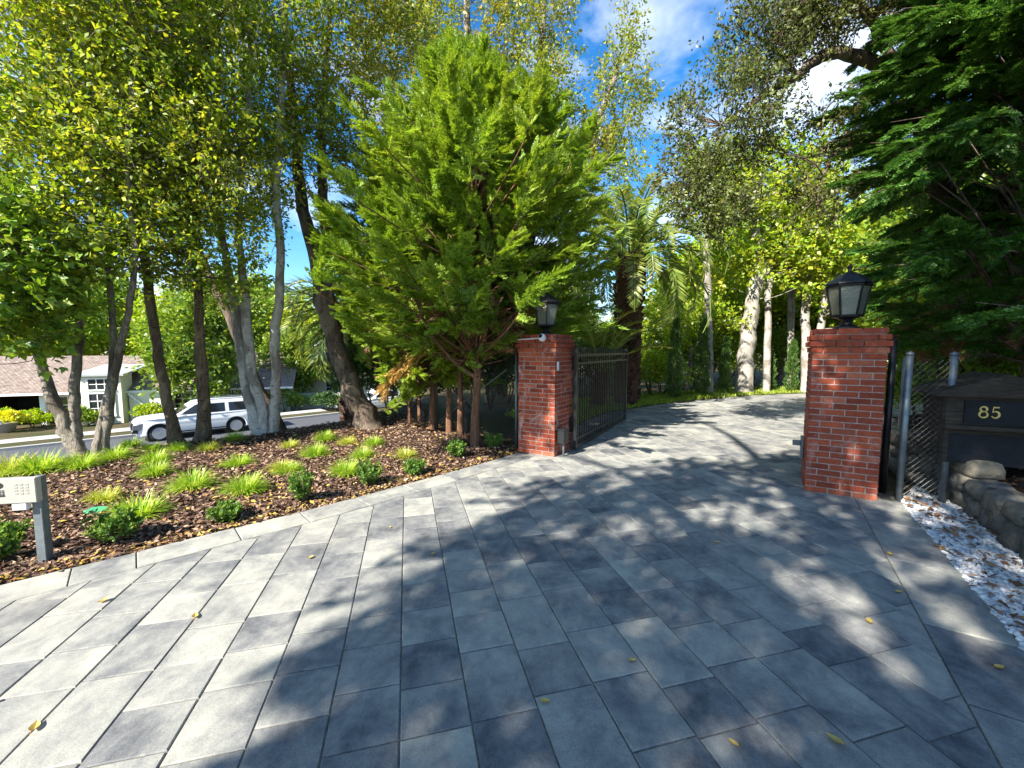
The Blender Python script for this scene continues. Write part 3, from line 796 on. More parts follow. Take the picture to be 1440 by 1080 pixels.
# rocks of the wall
import bmesh
def rock(mb, c, d, seed, rz):
    g = np.random.default_rng(seed); bm = bmesh.new(); bmesh.ops.create_icosphere(bm, subdivisions=2, radius=1)
    v = np.array([q.co[:] for q in bm.verts]); f = [tuple(x.index for x in q.verts) for q in bm.faces]; bm.free()
    v = np.sign(v) * np.abs(v) ** .5                       # blocky
    v /= np.abs(v).max(); fr = g.random(3) * 6
    v *= (1 + .10 * np.sin(v[:, [1, 2, 0]] * 3.1 + fr) + g.normal(size=v.shape) * .055)
    v = v * np.array(d) / 2; ca, sa = math.cos(rz), math.sin(rz)
    v = np.stack([v[:, 0] * ca - v[:, 1] * sa, v[:, 0] * sa + v[:, 1] * ca, v[:, 2]], 1) + np.array(c)
    mb.add(v, f)
mb = MB(); sd = 0
for (a, b) in zip(WALL[:-1], WALL[1:]):
    L = math.hypot(b[0] - a[0], b[1] - a[1]); rz = math.atan2(b[1] - a[1], b[0] - a[0]); top = .62 if a[1] > 4.6 else .36
    z = 0
    while z < top - .08:
        h = min(top - z, .15 + .1 * random.random()); s = 0
        while s < L:
            w = .2 + .22 * random.random(); t = (s + w / 2) / L; sd += 1
            rock(mb, (a[0] + (b[0] - a[0]) * t + random.gauss(0, .012), a[1] + (b[1] - a[1]) * t + random.gauss(0, .012), z + h / 2 - .02), (w * 1.04, .30, h * 1.12), sd, rz + random.gauss(0, .1)); s += w
        z += h
tag(mb.build('stone_wall', MAT['stone'], None, True), 'low dry stone retaining wall behind the white gravel, running back past the fence posts', 'wall')

# lawn strip along the far edge of the drive
def strip_between(name, A, B, z, mat):
    V = [(x, y, z) for x, y in A] + [(x, y, z) for x, y in B]; n = len(A)
    return mesh(name, V, [(i, i + 1, n + i + 1, n + i) for i in range(n - 1)], mat)
FAR = BACK[1:12]
LAWN_B = [(p[0] - .35 + (-.9 if i < 4 else 0), p[1] + 1.9) for i, p in enumerate(FAR)]
tag(strip_between('lawn', FAR, LAWN_B, .01, MAT['ground']), kind='structure')
lv = Leaves()
for k in range(9000):
    i = random.randrange(len(FAR) - 1); t = random.random(); u = random.random() ** .8
    p = [(FAR[i][c] * (1 - t) + FAR[i + 1][c] * t) * (1 - u) + (LAWN_B[i][c] * (1 - t) + LAWN_B[i + 1][c] * t) * u for c in (0, 1)]
    lv.V.append((p[0], p[1]))
P = np.array(lv.V); lv = Leaves(); P = np.repeat(P, 4, 0) + rng.normal(size=(len(P) * 4, 2)) * .05; n = len(P)
lv.add(np.column_stack([P, np.full(n, .0)]), np.stack([rng.normal(size=n) * .5, rng.normal(size=n) * .5, np.ones(n)], 1), rng.normal(size=(n, 3)), .09 * (.5 + rng.random(n)), .22)
tag(lv.build('lawn_grass', MAT['lawn']), kind='stuff')

# ------------------------------------------------------------------ gate pillars, built brick by brick
ANG = R(-32.0)
def pillar(name, label, loc, mat):
    t = thing(name, label, 'gate pillar', (*loc, 0), ANG)
    mb = MB(); H = .068; side = .63; gp = .0105; hb = .0575; st = (side - 2 * gp) / 3; hd = (st - gp) / 2
    rngb = random.Random(len(label))
    grow = {23: .012, 24: .032, 25: .022, 26: -.004}
    for c in range(27):
        e = grow.get(c, 0); z = c * H + hb / 2 + .004; h2 = side / 2 + e
        rot = c % 2
        def put(cx, cy, lx, ly):
            j = rngb.gauss(0, .0012); k = (side + 2 * e) / side
            cx, cy, lx, ly = cx * k, cy * k, lx * k, ly * k
            if rot: cx, cy, lx, ly = -cy, cx, ly, lx
            d = Vector((cx, cy)); d = d.normalized() * j if d.length else d
            mb.box((cx + d.x, cy + d.y, z), (lx, ly, hb + rngb.gauss(0, .0008)), 0, 0, .0035)
        for sy in (-1, 1):
            for k in range(3): put(-side / 2 + st / 2 + k * (st + gp), sy * (side / 2 - hd / 2), st, hd)
        for sx in (-1, 1):
            for k in (-1, 1): put(sx * (side / 2 - hd / 2), k * (st + gp) / 2, hd, st)
    mb.build('brickwork', mat, t)
    m2 = MB(); m2.box((0, 0, .81), (side - .010, side - .010, 1.62)); m2.box((0, 0, 1.70), (side - .03, side - .03, .22)); m2.build('mortar_core', MAT['mortar'], t)
    return t
PL = (.532, 6.497); PR = (3.765, 4.685)
pillar('brick_pillar', 'weathered brick gate pillar with white camera on top corner, hinging the iron gate', PL, MAT['brick_a'])
pillar('brick_pillar', 'closer red brick gate pillar beside the grey fence posts, under the glazed lantern', PR, MAT['brick_b'])
def loc2(base, x, y, z): 
    ca, sa = math.cos(ANG), math.sin(ANG); return (base[0] + x * ca - y * sa, base[1] + x * sa + y * ca, z)

def lantern(label, base):
    t = thing('pillar_lantern', label, 'lantern', (*base, 1.838), ANG); t.scale = (.84, .84, .95)
    mb = MB(); mb.lathe([(.145, 0), (.145, .018), (.11, .03), (.07, .05), (.055, .08), (.07, .105), (.12, .125), (.155, .135)], 20); mb.build('pedestal', MAT['iron'], t)
    zb, zt, rb, rt = .135, .50, .165, .235
    fr = MB(); fr.lathe([(rb + .012, zb), (rb + .018, zb + .02), (rb, zb + .026), (.02, zb + .026)], 6); fr.lathe([(.03, zt - .02), (rt + .012, zt - .02), (rt + .02, zt + .004), (rt - .01, zt + .010)], 6)
    for k in range(6):
        a = k * math.pi / 3
        fr.tube([(rb * math.cos(a), rb * math.sin(a), zb + .01), (rt * math.cos(a), rt * math.sin(a), zt)], .013, 5)
    fr.build('frame', MAT['iron'], t)
    rf = MB(); rf.lathe([(rt + .03, zt + .012), (rt + .025, zt + .028), (rt * .55, zt + .12), (.05, zt + .155), (.022, zt + .165), (.022, zt + .20), (.034, zt + .215), (.012, zt + .25)], 6); rf.build('roof', MAT['iron'], t)
    for k in range(6):
        a0, a1 = k * math.pi / 3, (k + 1) * math.pi / 3; r0, r1 = rb - .004, rt - .006
        P = [(r0 * math.cos(a0), r0 * math.sin(a0), zb + .02), (r0 * math.cos(a1), r0 * math.sin(a1), zb + .02), (r1 * math.cos(a1), r1 * math.sin(a1), zt - .004), (r1 * math.cos(a0), r1 * math.sin(a0), zt - .004)]
        P += [tuple(Vector(p) * 1.0 + Vector((-.004 * math.cos((a0 + a1) / 2), -.004 * math.sin((a0 + a1) / 2), 0))) for p in P]
        mesh('pane', P, [(0, 1, 2, 3), (7, 6, 5, 4), (0, 4, 5, 1), (1, 5, 6, 2), (2, 6, 7, 3), (3, 7, 4, 0)], MAT['lantern_glass'], t)
    b = MB(); b.lathe([(.018, zb + .03), (.02, zb + .12), (.03, zb + .15), (.03, zb + .2), (.012, zb + .235)], 10); b.build('bulb', MAT['white_plastic'], t, True)
lantern('black lantern on the far pillar, half hidden by the cypress', PL)
lantern('black six sided lantern with seeded glass on the closer pillar', PR)

# camera, conduit and bell plate on the left pillar
t = thing('security_camera', 'white dome security camera on the far pillar, with a thin conduit running left', 'camera', loc2(PL, .13, -.365, 1.775))
mb = MB(); mb.lathe([(.0, -.045), (.03, -.045), (.05, -.028), (.058, 0), (.055, .03), (.045, .05), (.02, .055)], 20); ball = mb.build('housing', MAT['white_plastic'], t, True)
ball.rotation_euler = (R(62), 0, R(-40))
mb = MB(); mb.lathe([(.0, -.005), (.030, -.004), (.032, .004), (.0, .008)], 16); le = mb.build('lens', MAT['black_plastic'], ball); le.location = (0, 0, .056)
P0 = Vector(loc2(PL, .13, -.365, 1.775)); mb = MB(); mb.tube([Vector(loc2(PL, .08, -.362, 1.772)) - P0, Vector(loc2(PL, -.40, -.362, 1.75)) - P0], .009, 6); mb.build('conduit', MAT['white_plastic'], t)
mb = MB(); mb.box((0, 0, 0), (.012, .06, .13), 0, 0, .003); o = mb.build('bell_plate', MAT['white_plastic']); o.location = loc2(PL, .325, -.235, 1.36); o.rotation_euler = (0, 0, ANG)
tag(o, 'small pale bell plate fixed on the side of the far brick pillar', 'bell plate')

# iron gate leaf, standing open
HG = Vector((.985, 6.43)); GE = Vector((2.55, 9.21)); GL = (GE - HG).length; ga = math.atan2(GE.y - HG.y, GE.x - HG.x)
t = thing('iron_gate', 'open black iron driveway gate with vertical bars and spiked tops', 'gate', (HG.x, HG.y, 0), ga)
fr = MB()
for z, h in ((.065, .05), (.185, .035), (1.385, .035), (1.515, .045)): fr.box((GL / 2, 0, z), (GL - .06, .034, h))
fr.build('rail', MAT['iron'], t)
for x, h in ((.03, 1.60), (GL - .03, 1.56)):
    mb = MB(); mb.box((x, 0, .03 + h / 2), (.055, .055, h)); mb.lathe([(.034, 0), (.02, .03), (.0, .05)], 4, (x, 0, .03 + h), 0, .5); mb.build('end_post', MAT['iron'], t)
nb = 27
for k in range(nb):
    x = .03 + (GL - .06) * (k + 1) / (nb + 1); mb = MB(); mb.box((x, 0, .815), (.018, .016, 1.55)); mb.lathe([(.0115, 0), (.013, .012), (.0, .065)], 6, (x, 0, 1.588)); mb.build('bar', MAT['iron'], t)
mb = MB(); mb.box((.12, .10, .40), (.16, .13, .22), 0, 0, .01); mb.box((.12, .10, .52), (.19, .15, .02)); o = mb.build('hinge_box', MAT['iron'], t)
t = thing('gate_motor', 'black gate motor box on a pale post at foot of the open gate', 'gate motor', loc2(PL, .40, -.20, 0), ANG)
mb = MB(); mb.box((0, 0, .30), (.12, .15, .21), 0, 0, .01); mb.box((0, 0, .415), (.14, .17, .018)); mb.build('housing', MAT['iron'], t)
mb = MB(); mb.tube([(.01, 0, -.02), (.01, 0, .20)], .018, 8); mb.build('post', MAT['steel'], t)
# latch plate on the right pillar
t = thing('latch_plate', 'grey steel gate latch bracket fixed low on the inner side of closer pillar', 'latch', loc2(PR, -.335, .12, .42), ANG)
mb = MB(); mb.box((0, 0, 0), (.03, .14, .26), 0, 0, .004); mb.build('back_plate', MAT['steel'], t)
mb = MB(); mb.box((-.055, .03, .04), (.08, .05, .06), 0, 0, .004); mb.build('catch', MAT['steel'], t)

# chain link fences
def chain_panel(mb, a, b, z0, z1, pitch=.062, r=.0013):
    L = math.hypot(b[0] - a[0], b[1] - a[1]); h = z1 - z0; d = ((b[0] - a[0]) / L, (b[1] - a[1]) / L); nrm_ = (-d[1], d[0])
    def P(s, z, o): return (a[0] + d[0] * s + nrm_[0] * o, a[1] + d[1] * s + nrm_[1] * o, z)
    n = int((L + h) / pitch)
    for k in range(n):
        c = k * pitch
        for sg in (1, -1):
            s0, zz0 = (c, z0) if c < L else (L, z0 + (c - L)); s1, zz1 = (c - h, z1) if c > h else (0, z0 + c)
            if zz0 > z1: continue
            if sg < 0: s0, s1 = L - s0, L - s1
            mb.tube([P(s0, zz0, .003 * sg), P(s1, zz1, .003 * sg)], r, 3, 0, False)
def fence(label, posts, h, top=True, pr=.024, steel='steel', base=0, rail=True):
    t = thing('chain_link_fence', label, 'fence', (posts[0][0], posts[0][1], 0)); o = posts[0]
    Q = [(p[0] - o[0], p[1] - o[1]) for p in posts]
    for p in Q:
        mb = MB(); mb.tube([(p[0], p[1], -.1), (p[0], p[1], h + .05)], pr, 10); mb.lathe([(pr + .004, 0), (pr + .004, .02), (.012, .04), (.0, .045)], 10, (p[0], p[1], h + .045)); mb.build('post', MAT[steel], t, True)
    mb = MB()
    for a, b in zip(Q[:-1], Q[1:]): chain_panel(mb, a, b, .04 + base, h)
    mb.build('wire_mesh', MAT['wire'], t)
    if rail:
        mb = MB()
        for a, b in zip(Q[:-1], Q[1:]): mb.tube([(a[0], a[1], h), (b[0], b[1], h)], .017, 8)
        mb.build('top_rail', MAT[steel], t)
        mb = MB(); a, b = Q[0], Q[1]; mb.tube([(a[0] * .9 + b[0] * .1, a[1] * .9 + b[1] * .1, h - .35), (b[0], b[1], .1)], .012, 6); mb.build('brace', MAT[steel], t)
    return t
fence('chain link fence with galvanised posts behind the cypress trunks', [(.07, 6.63), (-1.55, 8.45), (-3.1, 10.2), (-4.6, 11.9)], 1.62)
fence('chain link fence panel between two blue grey posts beside the closer pillar', [(4.14, 4.30), (4.52, 4.22)], 1.50, False, .032, 'steel', 0, False)
mb = MB(); mb.tube([(4.19, 4.55, -.05), (4.19, 4.55, 1.70)], .034, 10); mb.tube([(4.19, 4.55, 1.70), (4.19, 4.55, 1.73)], [.034, .01], 10)
tag(mb.build('fence_post', MAT['iron'], None, True), 'black round post close behind the closer brick pillar', 'post')
mb = MB(); mb.tube([(5.15, 5.4, 0), (5.15, 5.4, 1.5)], .03, 8); tag(mb.build('fence_post', MAT['steel'], None, True), 'thin grey post standing behind the stone wall', 'post')

# intercom on its post
ic = thing('intercom', 'grey intercom panel with keypad and speaker on a steel post in the mulch', 'intercom', (-3.55, 3.02, 0), R(10))
mb = MB(); mb.box((0, 0, .27), (.062, .062, .78), 0, 0, .004); mb.build('post', MAT['post_grey'], ic)
pn = MB(); pn.box((-.16, -.055, .575), (.41, .05, .185), 0, 0, .004); pn = pn.build('panel', MAT['panel'], ic)
f = -.0815
d_ = MB()
d_.add([(-.185 + .036 * math.cos(k * .3927), f, .62 + .024 * math.sin(k * .3927)) for k in range(16)] + [(-.185 + .036 * math.cos(k * .3927), f + .004, .62 + .024 * math.sin(k * .3927)) for k in range(16)],
       [tuple(range(16))] + [(k, k + 16, (k + 1) % 16 + 16, (k + 1) % 16) for k in range(16)]); d_.build('lens', MAT['black_plastic'], pn)
d_ = MB()
for r_ in range(3):
    for c_ in range(4): d_.box((-.215 + c_ * .02, f, .583 - r_ * .012), (.012, .004, .006))
d_.box((-.185, f, .545), (.075, .004, .012)); d_.build('speaker', MAT['black_plastic'], pn)
d_ = MB()
for r_ in range(4):
    for c_ in range(3): d_.box((-.075 + c_ * .034, f + .001, .622 - r_ * .022), (.020, .003, .012))
d_.build('keypad', plain('keypad_grey', (.33, .315, .275), .5, .2, .1), pn)
mb = MB(); mb.box((-.075, -.05, .452), (.09, .045, .05), 0, 0, .004); mb.build('reader', MAT['white_plastic'], ic)
mb = MB(); mb.lathe([(.10, 0), (.10, .015), (.09, .022), (.0, .023)], 20); o = mb.build('valve_cover', MAT['green_plastic']); o.location = (-4.08, 3.93, mulch_h(-4.08, 3.93) + .012); o.scale = (1, .75, 1)
tag(o, 'round green irrigation valve cover set in the mulch', 'valve cover')

# number box on the right
mbx = thing('mailbox', 'dark weathered wooden house number box with a small roof, under the dark conifer', 'mailbox', (4.86, 4.20, .44), R(-26))
mb = MB(); mb.box((0, 0, .36), (.80, .46, .68)); mb.build('body', MAT['old_wood'], mbx)
mb = MB(); mb.prism([(-.50, .70), (.50, .70), (.46, .745), (.0, .93), (-.46, .745)], -.33, .30); mb.build('roof', MAT['old_wood'], mbx)
mb = MB(); mb.box((0, -.30, .40), (.86, .15, .035)); mb.build('ledge', MAT['old_wood'], mbx)
mb = MB(); mb.box((-.02, -.2375, .17), (.66, .015, .30)); mb.build('lower_panel', MAT['dark_wood'], mbx)
mb = MB(); mb.box((0, -.238, .545), (.50, .016, .235)); pq = mb.build('number_plaque', MAT['dark_wood'], mbx)
for sx in (-1, 1):
    mb = MB(); mb.box((sx * .355, -.2375, .36), (.07, .013, .64)); mb.build('trim', MAT['old_wood'], mbx)
def stroke(mb, pts, wd, y, closed=False):
    n = len(pts); L = []; Rr = []
    for i in range(n):
        a = pts[(i - 1) % n] if closed or i else pts[0]; b = pts[(i + 1) % n] if closed or i < n - 1 else pts[-1]
        t = Vector((b[0] - a[0], b[1] - a[1])).normalized(); w = wd[i] / 2
        L.append((pts[i][0] - t.y * w, pts[i][1] + t.x * w)); Rr.append((pts[i][0] + t.y * w, pts[i][1] - t.x * w))
    for i in range(n if closed else n - 1):
        j = (i + 1) % n; q = [L[i], L[j], Rr[j], Rr[i]]
        mb.add([(p[0], y, p[1]) for p in q] + [(p[0], y + .004, p[1]) for p in q], [(0, 1, 2, 3), (7, 6, 5, 4), (0, 4, 5, 1), (1, 5, 6, 2), (2, 6, 7, 3), (3, 7, 4, 0)])
def digits(mb, ox, oz, s, y):
    for cz, rx, rz in ((.74, .21, .215), (.265, .265, .265)):          # the 8: thick and thin rings
        pts = [(ox + s * (.3 + rx * math.cos(a)), oz + s * (cz + rz * math.sin(a))) for a in [k * 6.283 / 24 for k in range(24)]]
        stroke(mb, pts, [s * (.07 + .075 * abs(math.sin(k * 6.283 / 24 + (.8 if cz > .5 else 2.3)))) for k in range(24)], y, True)
    o2 = ox + s * .78                                                    # the 5
    stroke(mb, [(o2 + s * .12, oz + s * .93), (o2 + s * .50, oz + s * .93)], [s * .13, s * .10], y)
    stroke(mb, [(o2 + s * .13, oz + s * .95), (o2 + s * .09, oz + s * .52)], [s * .06, s * .06], y - .001)
    arc = [(o2 + s * (.27 + .245 * math.cos(a)), oz + s * (.29 + .28 * math.sin(a))) for a in [R(140 - k * 15) for k in range(20)]]
    stroke(mb, arc, [s * (.06 + .09 * max(0, math.sin(R(k * 9.5)))) for k in range(20)], y)
    b = [(o2 + s * (.07 + .055 * math.cos(k * .785)), oz + s * (.12 + .055 * math.sin(k * .785))) for k in range(8)]
    mb.add([(p[0], y - .002, p[1]) for p in b] + [(p[0], y + .003, p[1]) for p in b], [tuple(range(8))] + [(k, k + 8, (k + 1) % 8 + 8, (k + 1) % 8) for k in range(8)])
mb = MB(); digits(mb, -.15, .495, .112, -.2515); mb.build('number', MAT['gold'], pq)
# ------------------------------------------------------------------ cars (front along +x)
def car(label, loc, rz, L=5.7, Wd=2.04, Ht=1.89, wb=3.3, fo=1.02, wr=.405, hood=1.18, suv=True, plate=True):
    t = thing('parked_car', label, 'car', loc, rz)
    xf = L / 2; xr = -L / 2; w1 = xf - fo; w0 = w1 - wb; hw = Wd / 2; ra = wr + .075; gb = .36
    def arch(cx): return [(cx + ra * math.cos(a), max(gb - .04, wr + ra * math.sin(a))) for a in [R(-14 + 208 * k / 14) for k in range(15)]]
    bl = hood + .02
    prof = [(xr + .10, gb), (xr + .02, .55), (xr, .8), (xr + .03, bl - .05), (xr + .12, bl + .02), (.95, bl + .02), (1.15, hood + .02), (xf - .9, hood), (xf - .32, hood - .05), (xf - .10, hood - .13), (xf, hood - .34), (xf - .01, .52), (xf - .16, gb - .06)]
    prof += arch(w1) + arch(w0)
    b = MB()
    # side walls follow the outline; nose and tail drawn in at the corners
    n = len(prof)
    def yy(x, z):
        k = max(0, (x - (xf - .75)) / .75); k2 = max(0, (xr + .35 - x) / .35)
        return hw * (1 - .16 * k * k - .06 * k2 * k2 - .05 * max(0, z - .85) - .04 * max(0, .6 - z))
    stations = [-1, -.72, -.35, 0, .35, .72, 1]
    def pull(x, z, u):     # nose curvature across the width
        return x - (.16 * u * u * max(0, (x - (xf - .6)) / .6)) 
    V = []; 
    for u in stations: V += [(pull(x, z, u), u * yy(x, z), z + (.035 * (1 - u * u) if z > hood - .3 and abs(u) < 1 else 0)) for x, z in prof]
    F = [tuple(range(n)), tuple(range((len(stations) - 1) * n, len(stations) * n))[::-1]]
    for k in range(len(stations) - 1): F += [(k * n + i, k * n + (i + 1) % n, (k + 1) * n + (i + 1) % n, (k + 1) * n + i) for i in range(n)]
    b.add(V, F); body = b.build('body', MAT['car_white'], t); 
    bmx = bmesh.new(); bmx.from_mesh(body.data); bmesh.ops.recalc_face_normals(bmx, faces=bmx.faces[:]); bmx.to_mesh(body.data); bmx.free()
    bevel(body, .045, 3, 28)
    # cabin: roof shell with pillars
    zr = Ht - .05; cab = [(xr + .10, bl), (xr + .30, zr - .06), (xr + .55, zr), (-.15, zr + .03), (.25, zr - .02), (1.22, bl)]
    def hy(z): return hw * (.945 - .17 * (z - bl) / (zr - bl))
    m = len(cab); V = [(x, -hy(z), z) for x, z in cab] + [(x, hy(z), z) for x, z in cab]
    c = MB(); c.add(V, [tuple(range(m)), tuple(range(2 * m - 1, m - 1, -1))] + [(i, i + m, (i + 1) % m + m, (i + 1) % m) for i in range(m)])
    cb = c.build('cabin', MAT['car_white'], t); bmx = bmesh.new(); bmx.from_mesh(cb.data); bmesh.ops.recalc_face_normals(bmx, faces=bmx.faces[:]); bmx.to_mesh(cb.data); bmx.free(); bevel(cb, .06, 3, 20)
    def glass(q, sg):
        V = [(x, sg * (hy(z) + .004), z) for x, z in q] + [(x, sg * (hy(z) - .02), z) for x, z in q]; k = len(q)
        mesh('window', V, [tuple(range(k)), tuple(range(2 * k - 1, k - 1, -1))] + [(i, i + k, (i + 1) % k + k, (i + 1) % k) for i in range(k)], MAT['tint'], t)
    zb, zt = bl + .05, zr - .12
    for sg in (-1, 1):
        glass([(.02, zb), (.98, zb), (.28, zt), (.02, zt)], sg); glass([(-1.0, zb), (-.06, zb), (-.06, zt), (-1.0, zt)], sg)
        glass([(xr + .42, zb), (-1.18, zb), (-1.18, zt), (xr + .52, zt)], sg)
        o = MB(); o.tube([(xr + .7, sg * (hy(zr) - .07), zr + .02), (xr + .75, sg * (hy(zr) - .07), zr + .07), (-.1, sg * (hy(zr) - .07), zr + .09), (.0, sg * (hy(zr) - .07), zr + .02)], .02, 6); o.build('roof_rail', MAT['chrome'], t)
        o = MB(); o.box((.92, sg * (hw + .07), bl + .12), (.15, .20, .15), 0, 0, .04); o.build('mirror', MAT['car_white'], t)
        for x in (-.85, .15): o = MB(); o.box((x, sg * (hw * .985 + .006), bl - .12), (.18, .03, .03), 0, 0, .008); o.build('door_handle', MAT['chrome'], t)
        for x in (-1.09, -.02, .98): o = MB(); o.box((x, sg * (hw * .985), .80), (.008, .006, .62)); o.build('door_gap', MAT['black_plastic'], t)
        o = MB(); o.box(((w0 + w1) / 2, sg * hw * .985, .40), (wb - 2 * ra - .05, .05, .07), 0, 0, .01); o.build('sill_trim', MAT['black_plastic'], t)
        o = MB(); o.prism([(xf - .34, hood - .52), (xf - .03, hood - .50), (xf - .06, hood - .28), (xf - .42, hood - .20)], sg * .60, sg * (hw * .93), 0); o = o.build('headlight', MAT['lamp_clear'], t)
        o = MB(); o.prism([(xf - .22, .50), (xf - .02, .50), (xf - .03, .66), (xf - .20, .72)], sg * .66, sg * (hw * .90), 0); o.build('fog_lamp', MAT['black_plastic'], t)
    V = []
    for z_, k in ((bl + .04, .06), (zr - .07, .94)):
        x = 1.22 + (.25 - 1.22) * k + .012
        V += [(x, -hy(z_) + .07, z_), (x, hy(z_) - .07, z_)]
    V += [(x - .03, y, z) for x, y, z in V]
    mesh('windscreen', V, [(0, 1, 3, 2), (6, 7, 5, 4), (0, 4, 5, 1), (1, 5, 7, 3), (3, 7, 6, 2), (2, 6, 4, 0)], MAT['tint'], t)
    g_ = MB(); g_.box((xf - .02, 0, hood - .38), (.07, 1.08, .36), 0, 0, .02); g = g_.build('grille', MAT['black_plastic'], t)
    s_ = MB()
    for k in range(5): s_.box((xf + .02, 0, hood - .50 + k * .062), (.02, 1.02, .018))
    s_.build('slat', MAT['chrome'], g)
    o = MB(); o.box((xf - .03, 0, .47), (.05, .9, .10), 0, 0, .01); o.build('lower_grille', MAT['black_plastic'], t)
    for cx in (w0, w1):
        for sg in (-1, 1):
            w = MB(); prof_w = [(wr * .72, -.13), (wr * .93, -.13), (wr, -.09), (wr, .09), (wr * .93, .13), (wr * .72, .13)]
            w.lathe(prof_w, 28); wo = w.build('wheel', MAT['rubber'], t, True); wo.location = (cx, sg * (hw - .15), wr); wo.rotation_euler = (R(-90 * sg), 0, 0)
            r = MB(); r.lathe([(wr * .66, .10), (wr * .73, .10), (wr * .73, .135), (wr * .68, .135)], 28)
            for k in range(10):
                a = k * .6283
                for da in (-.13, .13): r.tube([(.05 * math.cos(a), .05 * math.sin(a), .125), (wr * .69 * math.cos(a + da), wr * .69 * math.sin(a + da), .12)], .017, 4)
            r.lathe([(.07, .10), (.075, .135), (.0, .14)], 16); r.build('rim', MAT['alloy'], wo)
            r = MB(); r.lathe([(.0, .02), (wr * .7, .02), (wr * .7, .03), (.0, .03)], 24); r.build('hub_disc', MAT['black_plastic'], wo)
    wl = MB()
    for cx in (w0, w1): wl.box((cx, 0, wr + .03), (ra * 1.9, Wd - .5, ra * 1.6))
    wl.build('wheel_well', MAT['black_plastic'], t)
    return t
car('long white SUV with roof rails parked on the street behind the trunks', (-17.25, 22.6, -3.02), R(225))
car('white car farther up the street, only its nose showing past the big leaning trunk', (-9.95, 31.0, -3.02), R(225), 4.9, 1.95, 1.72, 2.9, .95, .38, 1.08)

# ------------------------------------------------------------------ houses across the street
def window(parent, x, z, w, h, nx_, nz_, y=-.0):
    f = MB()
    f.box((x, y - .03, z + h / 2 + .04), (w + .2, .09, .09)); f.box((x, y - .04, z - h / 2 - .05), (w + .26, .12, .09))
    for s in (-1, 1): f.box((x + s * (w / 2 + .05), y - .03, z), (.10, .09, h + .0))
    for k in range(1, nx_): f.box((x - w / 2 + w * k / nx_, y - .022, z), (.045, .04, h - .002))
    for k in range(1, nz_): f.box((x, y - .024, z - h / 2 + h * k / nz_), (w - .002, .040, .045))
    fo = f.build('window', MAT['white_paint'], parent)
    p = MB(); p.box((x, y - .005, z), (w, .03, h)); p.build('pane', MAT['pane'], fo)
HR = math.atan2(.34, .94)
h = thing('house', 'low pale house with brown shingle roof, garage and tall white window behind the SUV', 'house', (-34.5, 27.5, -3.6), HR)
mb = MB(); mb.box((10.9, 3.5, 1.15), (13.0, 7, 2.5)); mb.box((-.5, 4.2, 1.15), (9.6, 5, 2.5)); mb.build('wall', MAT['stucco2'], h)
mb = MB(); mb.box((-.2, .75, 1.1), (.4, 1.5, 2.4)); mb.box((1.2, 1.71, 1.0), (5.6, .06, 2.3)); mb.build('garage_opening', MAT['interior'], h)
mb = MB(); mb.box((2.35, -.10, 1.05), (.28, .28, 2.3)); mb.build('post', MAT['white_paint'], h)
mb = MB()
mb.add([(-6, -.8, 2.28), (17.8, -.8, 2.28), (17.8, 3.6, 4.75), (-6, 3.6, 4.75), (-6, -.8, 2.16), (17.8, -.8, 2.16), (17.8, 3.6, 4.6), (-6, 3.6, 4.6)], [(0, 1, 2, 3), (7, 6, 5, 4), (0, 4, 5, 1), (1, 5, 6, 2), (0, 3, 7, 4)])
mb.add([(-6, 3.6, 4.75), (17.8, 3.6, 4.75), (17.8, 8, 2.28), (-6, 8, 2.28)], [(0, 1, 2, 3)]); mb.build('roof', MAT['shingle'], h)
mb = MB(); mb.box((5.9, -.86, 2.22), (23.8, .10, .14)); mb.build('gutter', MAT['white_paint'], h)
mb = MB(); mb.box((6.15, -.75, 1.75), (2.2, 1.5, 3.6)); b2 = mb.build('bay', MAT['stucco'], h)
mb = MB(); mb.add([(4.75, -1.8, 3.55), (7.55, -1.8, 3.55), (7.55, 2.2, 4.1), (4.75, 2.2, 4.1), (4.75, -1.8, 3.42), (7.55, -1.8, 3.42), (7.55, 2.2, 3.97), (4.75, 2.2, 3.97)], [(0, 1, 2, 3), (7, 6, 5, 4), (0, 4, 5, 1), (1, 5, 6, 2), (0, 3, 7, 4)]); mb.build('bay_roof', MAT['lead'], h)
window(h, 6.15, 1.45, 1.3, 1.5, 3, 3, -1.5); window(h, 6.15, 2.85, 1.3, .7, 3, 2, -1.5)
window(h, 3.6, 1.35, 1.1, 1.2, 2, 2, -.04 + .06); window(h, 10.2, 1.35, 1.0, 1.2, 2, 3, -.0); window(h, 13.6, 1.45, 1.3, 1.6, 3, 3, -.0); window(h, 15.9, 1.45, 1.0, 1.5, 2, 3, 0)
mb = MB(); mb.box((8.55, -.42, 1.15), (2.4, .8, 2.3)); mb.build('entry_wall', MAT['stucco'], h)
mb = MB(); mb.tube([(7.4, -1.0, 2.1), (8.9, -1.0, .55)], .07, 4); mb.build('stair_rail', MAT['white_paint'], h)
h2 = thing('house', 'distant brown roofed house with pale garage door, glimpsed left of the leaning trunk', 'house', (-23.5, 38.5, -3.5), R(12))
mb = MB(); mb.box((4, 3, 1.3), (14, 6, 2.8)); mb.build('wall', MAT['stucco'], h2)
mb = MB(); mb.prism([(-4.0, 2.62), (12.0, 2.62), (12, 2.75), (10.5, 4.9), (-2.5, 4.9), (-4, 2.75)], -.9, 6.8); mb.build('roof', MAT['shingle'], h2)
mb = MB(); mb.box((1.5, -.03, 1.1), (4.4, .05, 2.1))
for k in range(5): mb.box((1.5, -.06, .25 + k * .42), (4.38, .02, .03))
mb.build('garage_door', MAT['white_paint'], h2)
window(h2, 6.5, 1.5, 1.6, 1.2, 3, 2, 0)
t = thing('flower_pot', 'blue glazed pot standing by the white garage post of the pale house', 'pot', (-32.6, 26.2, -3.55))
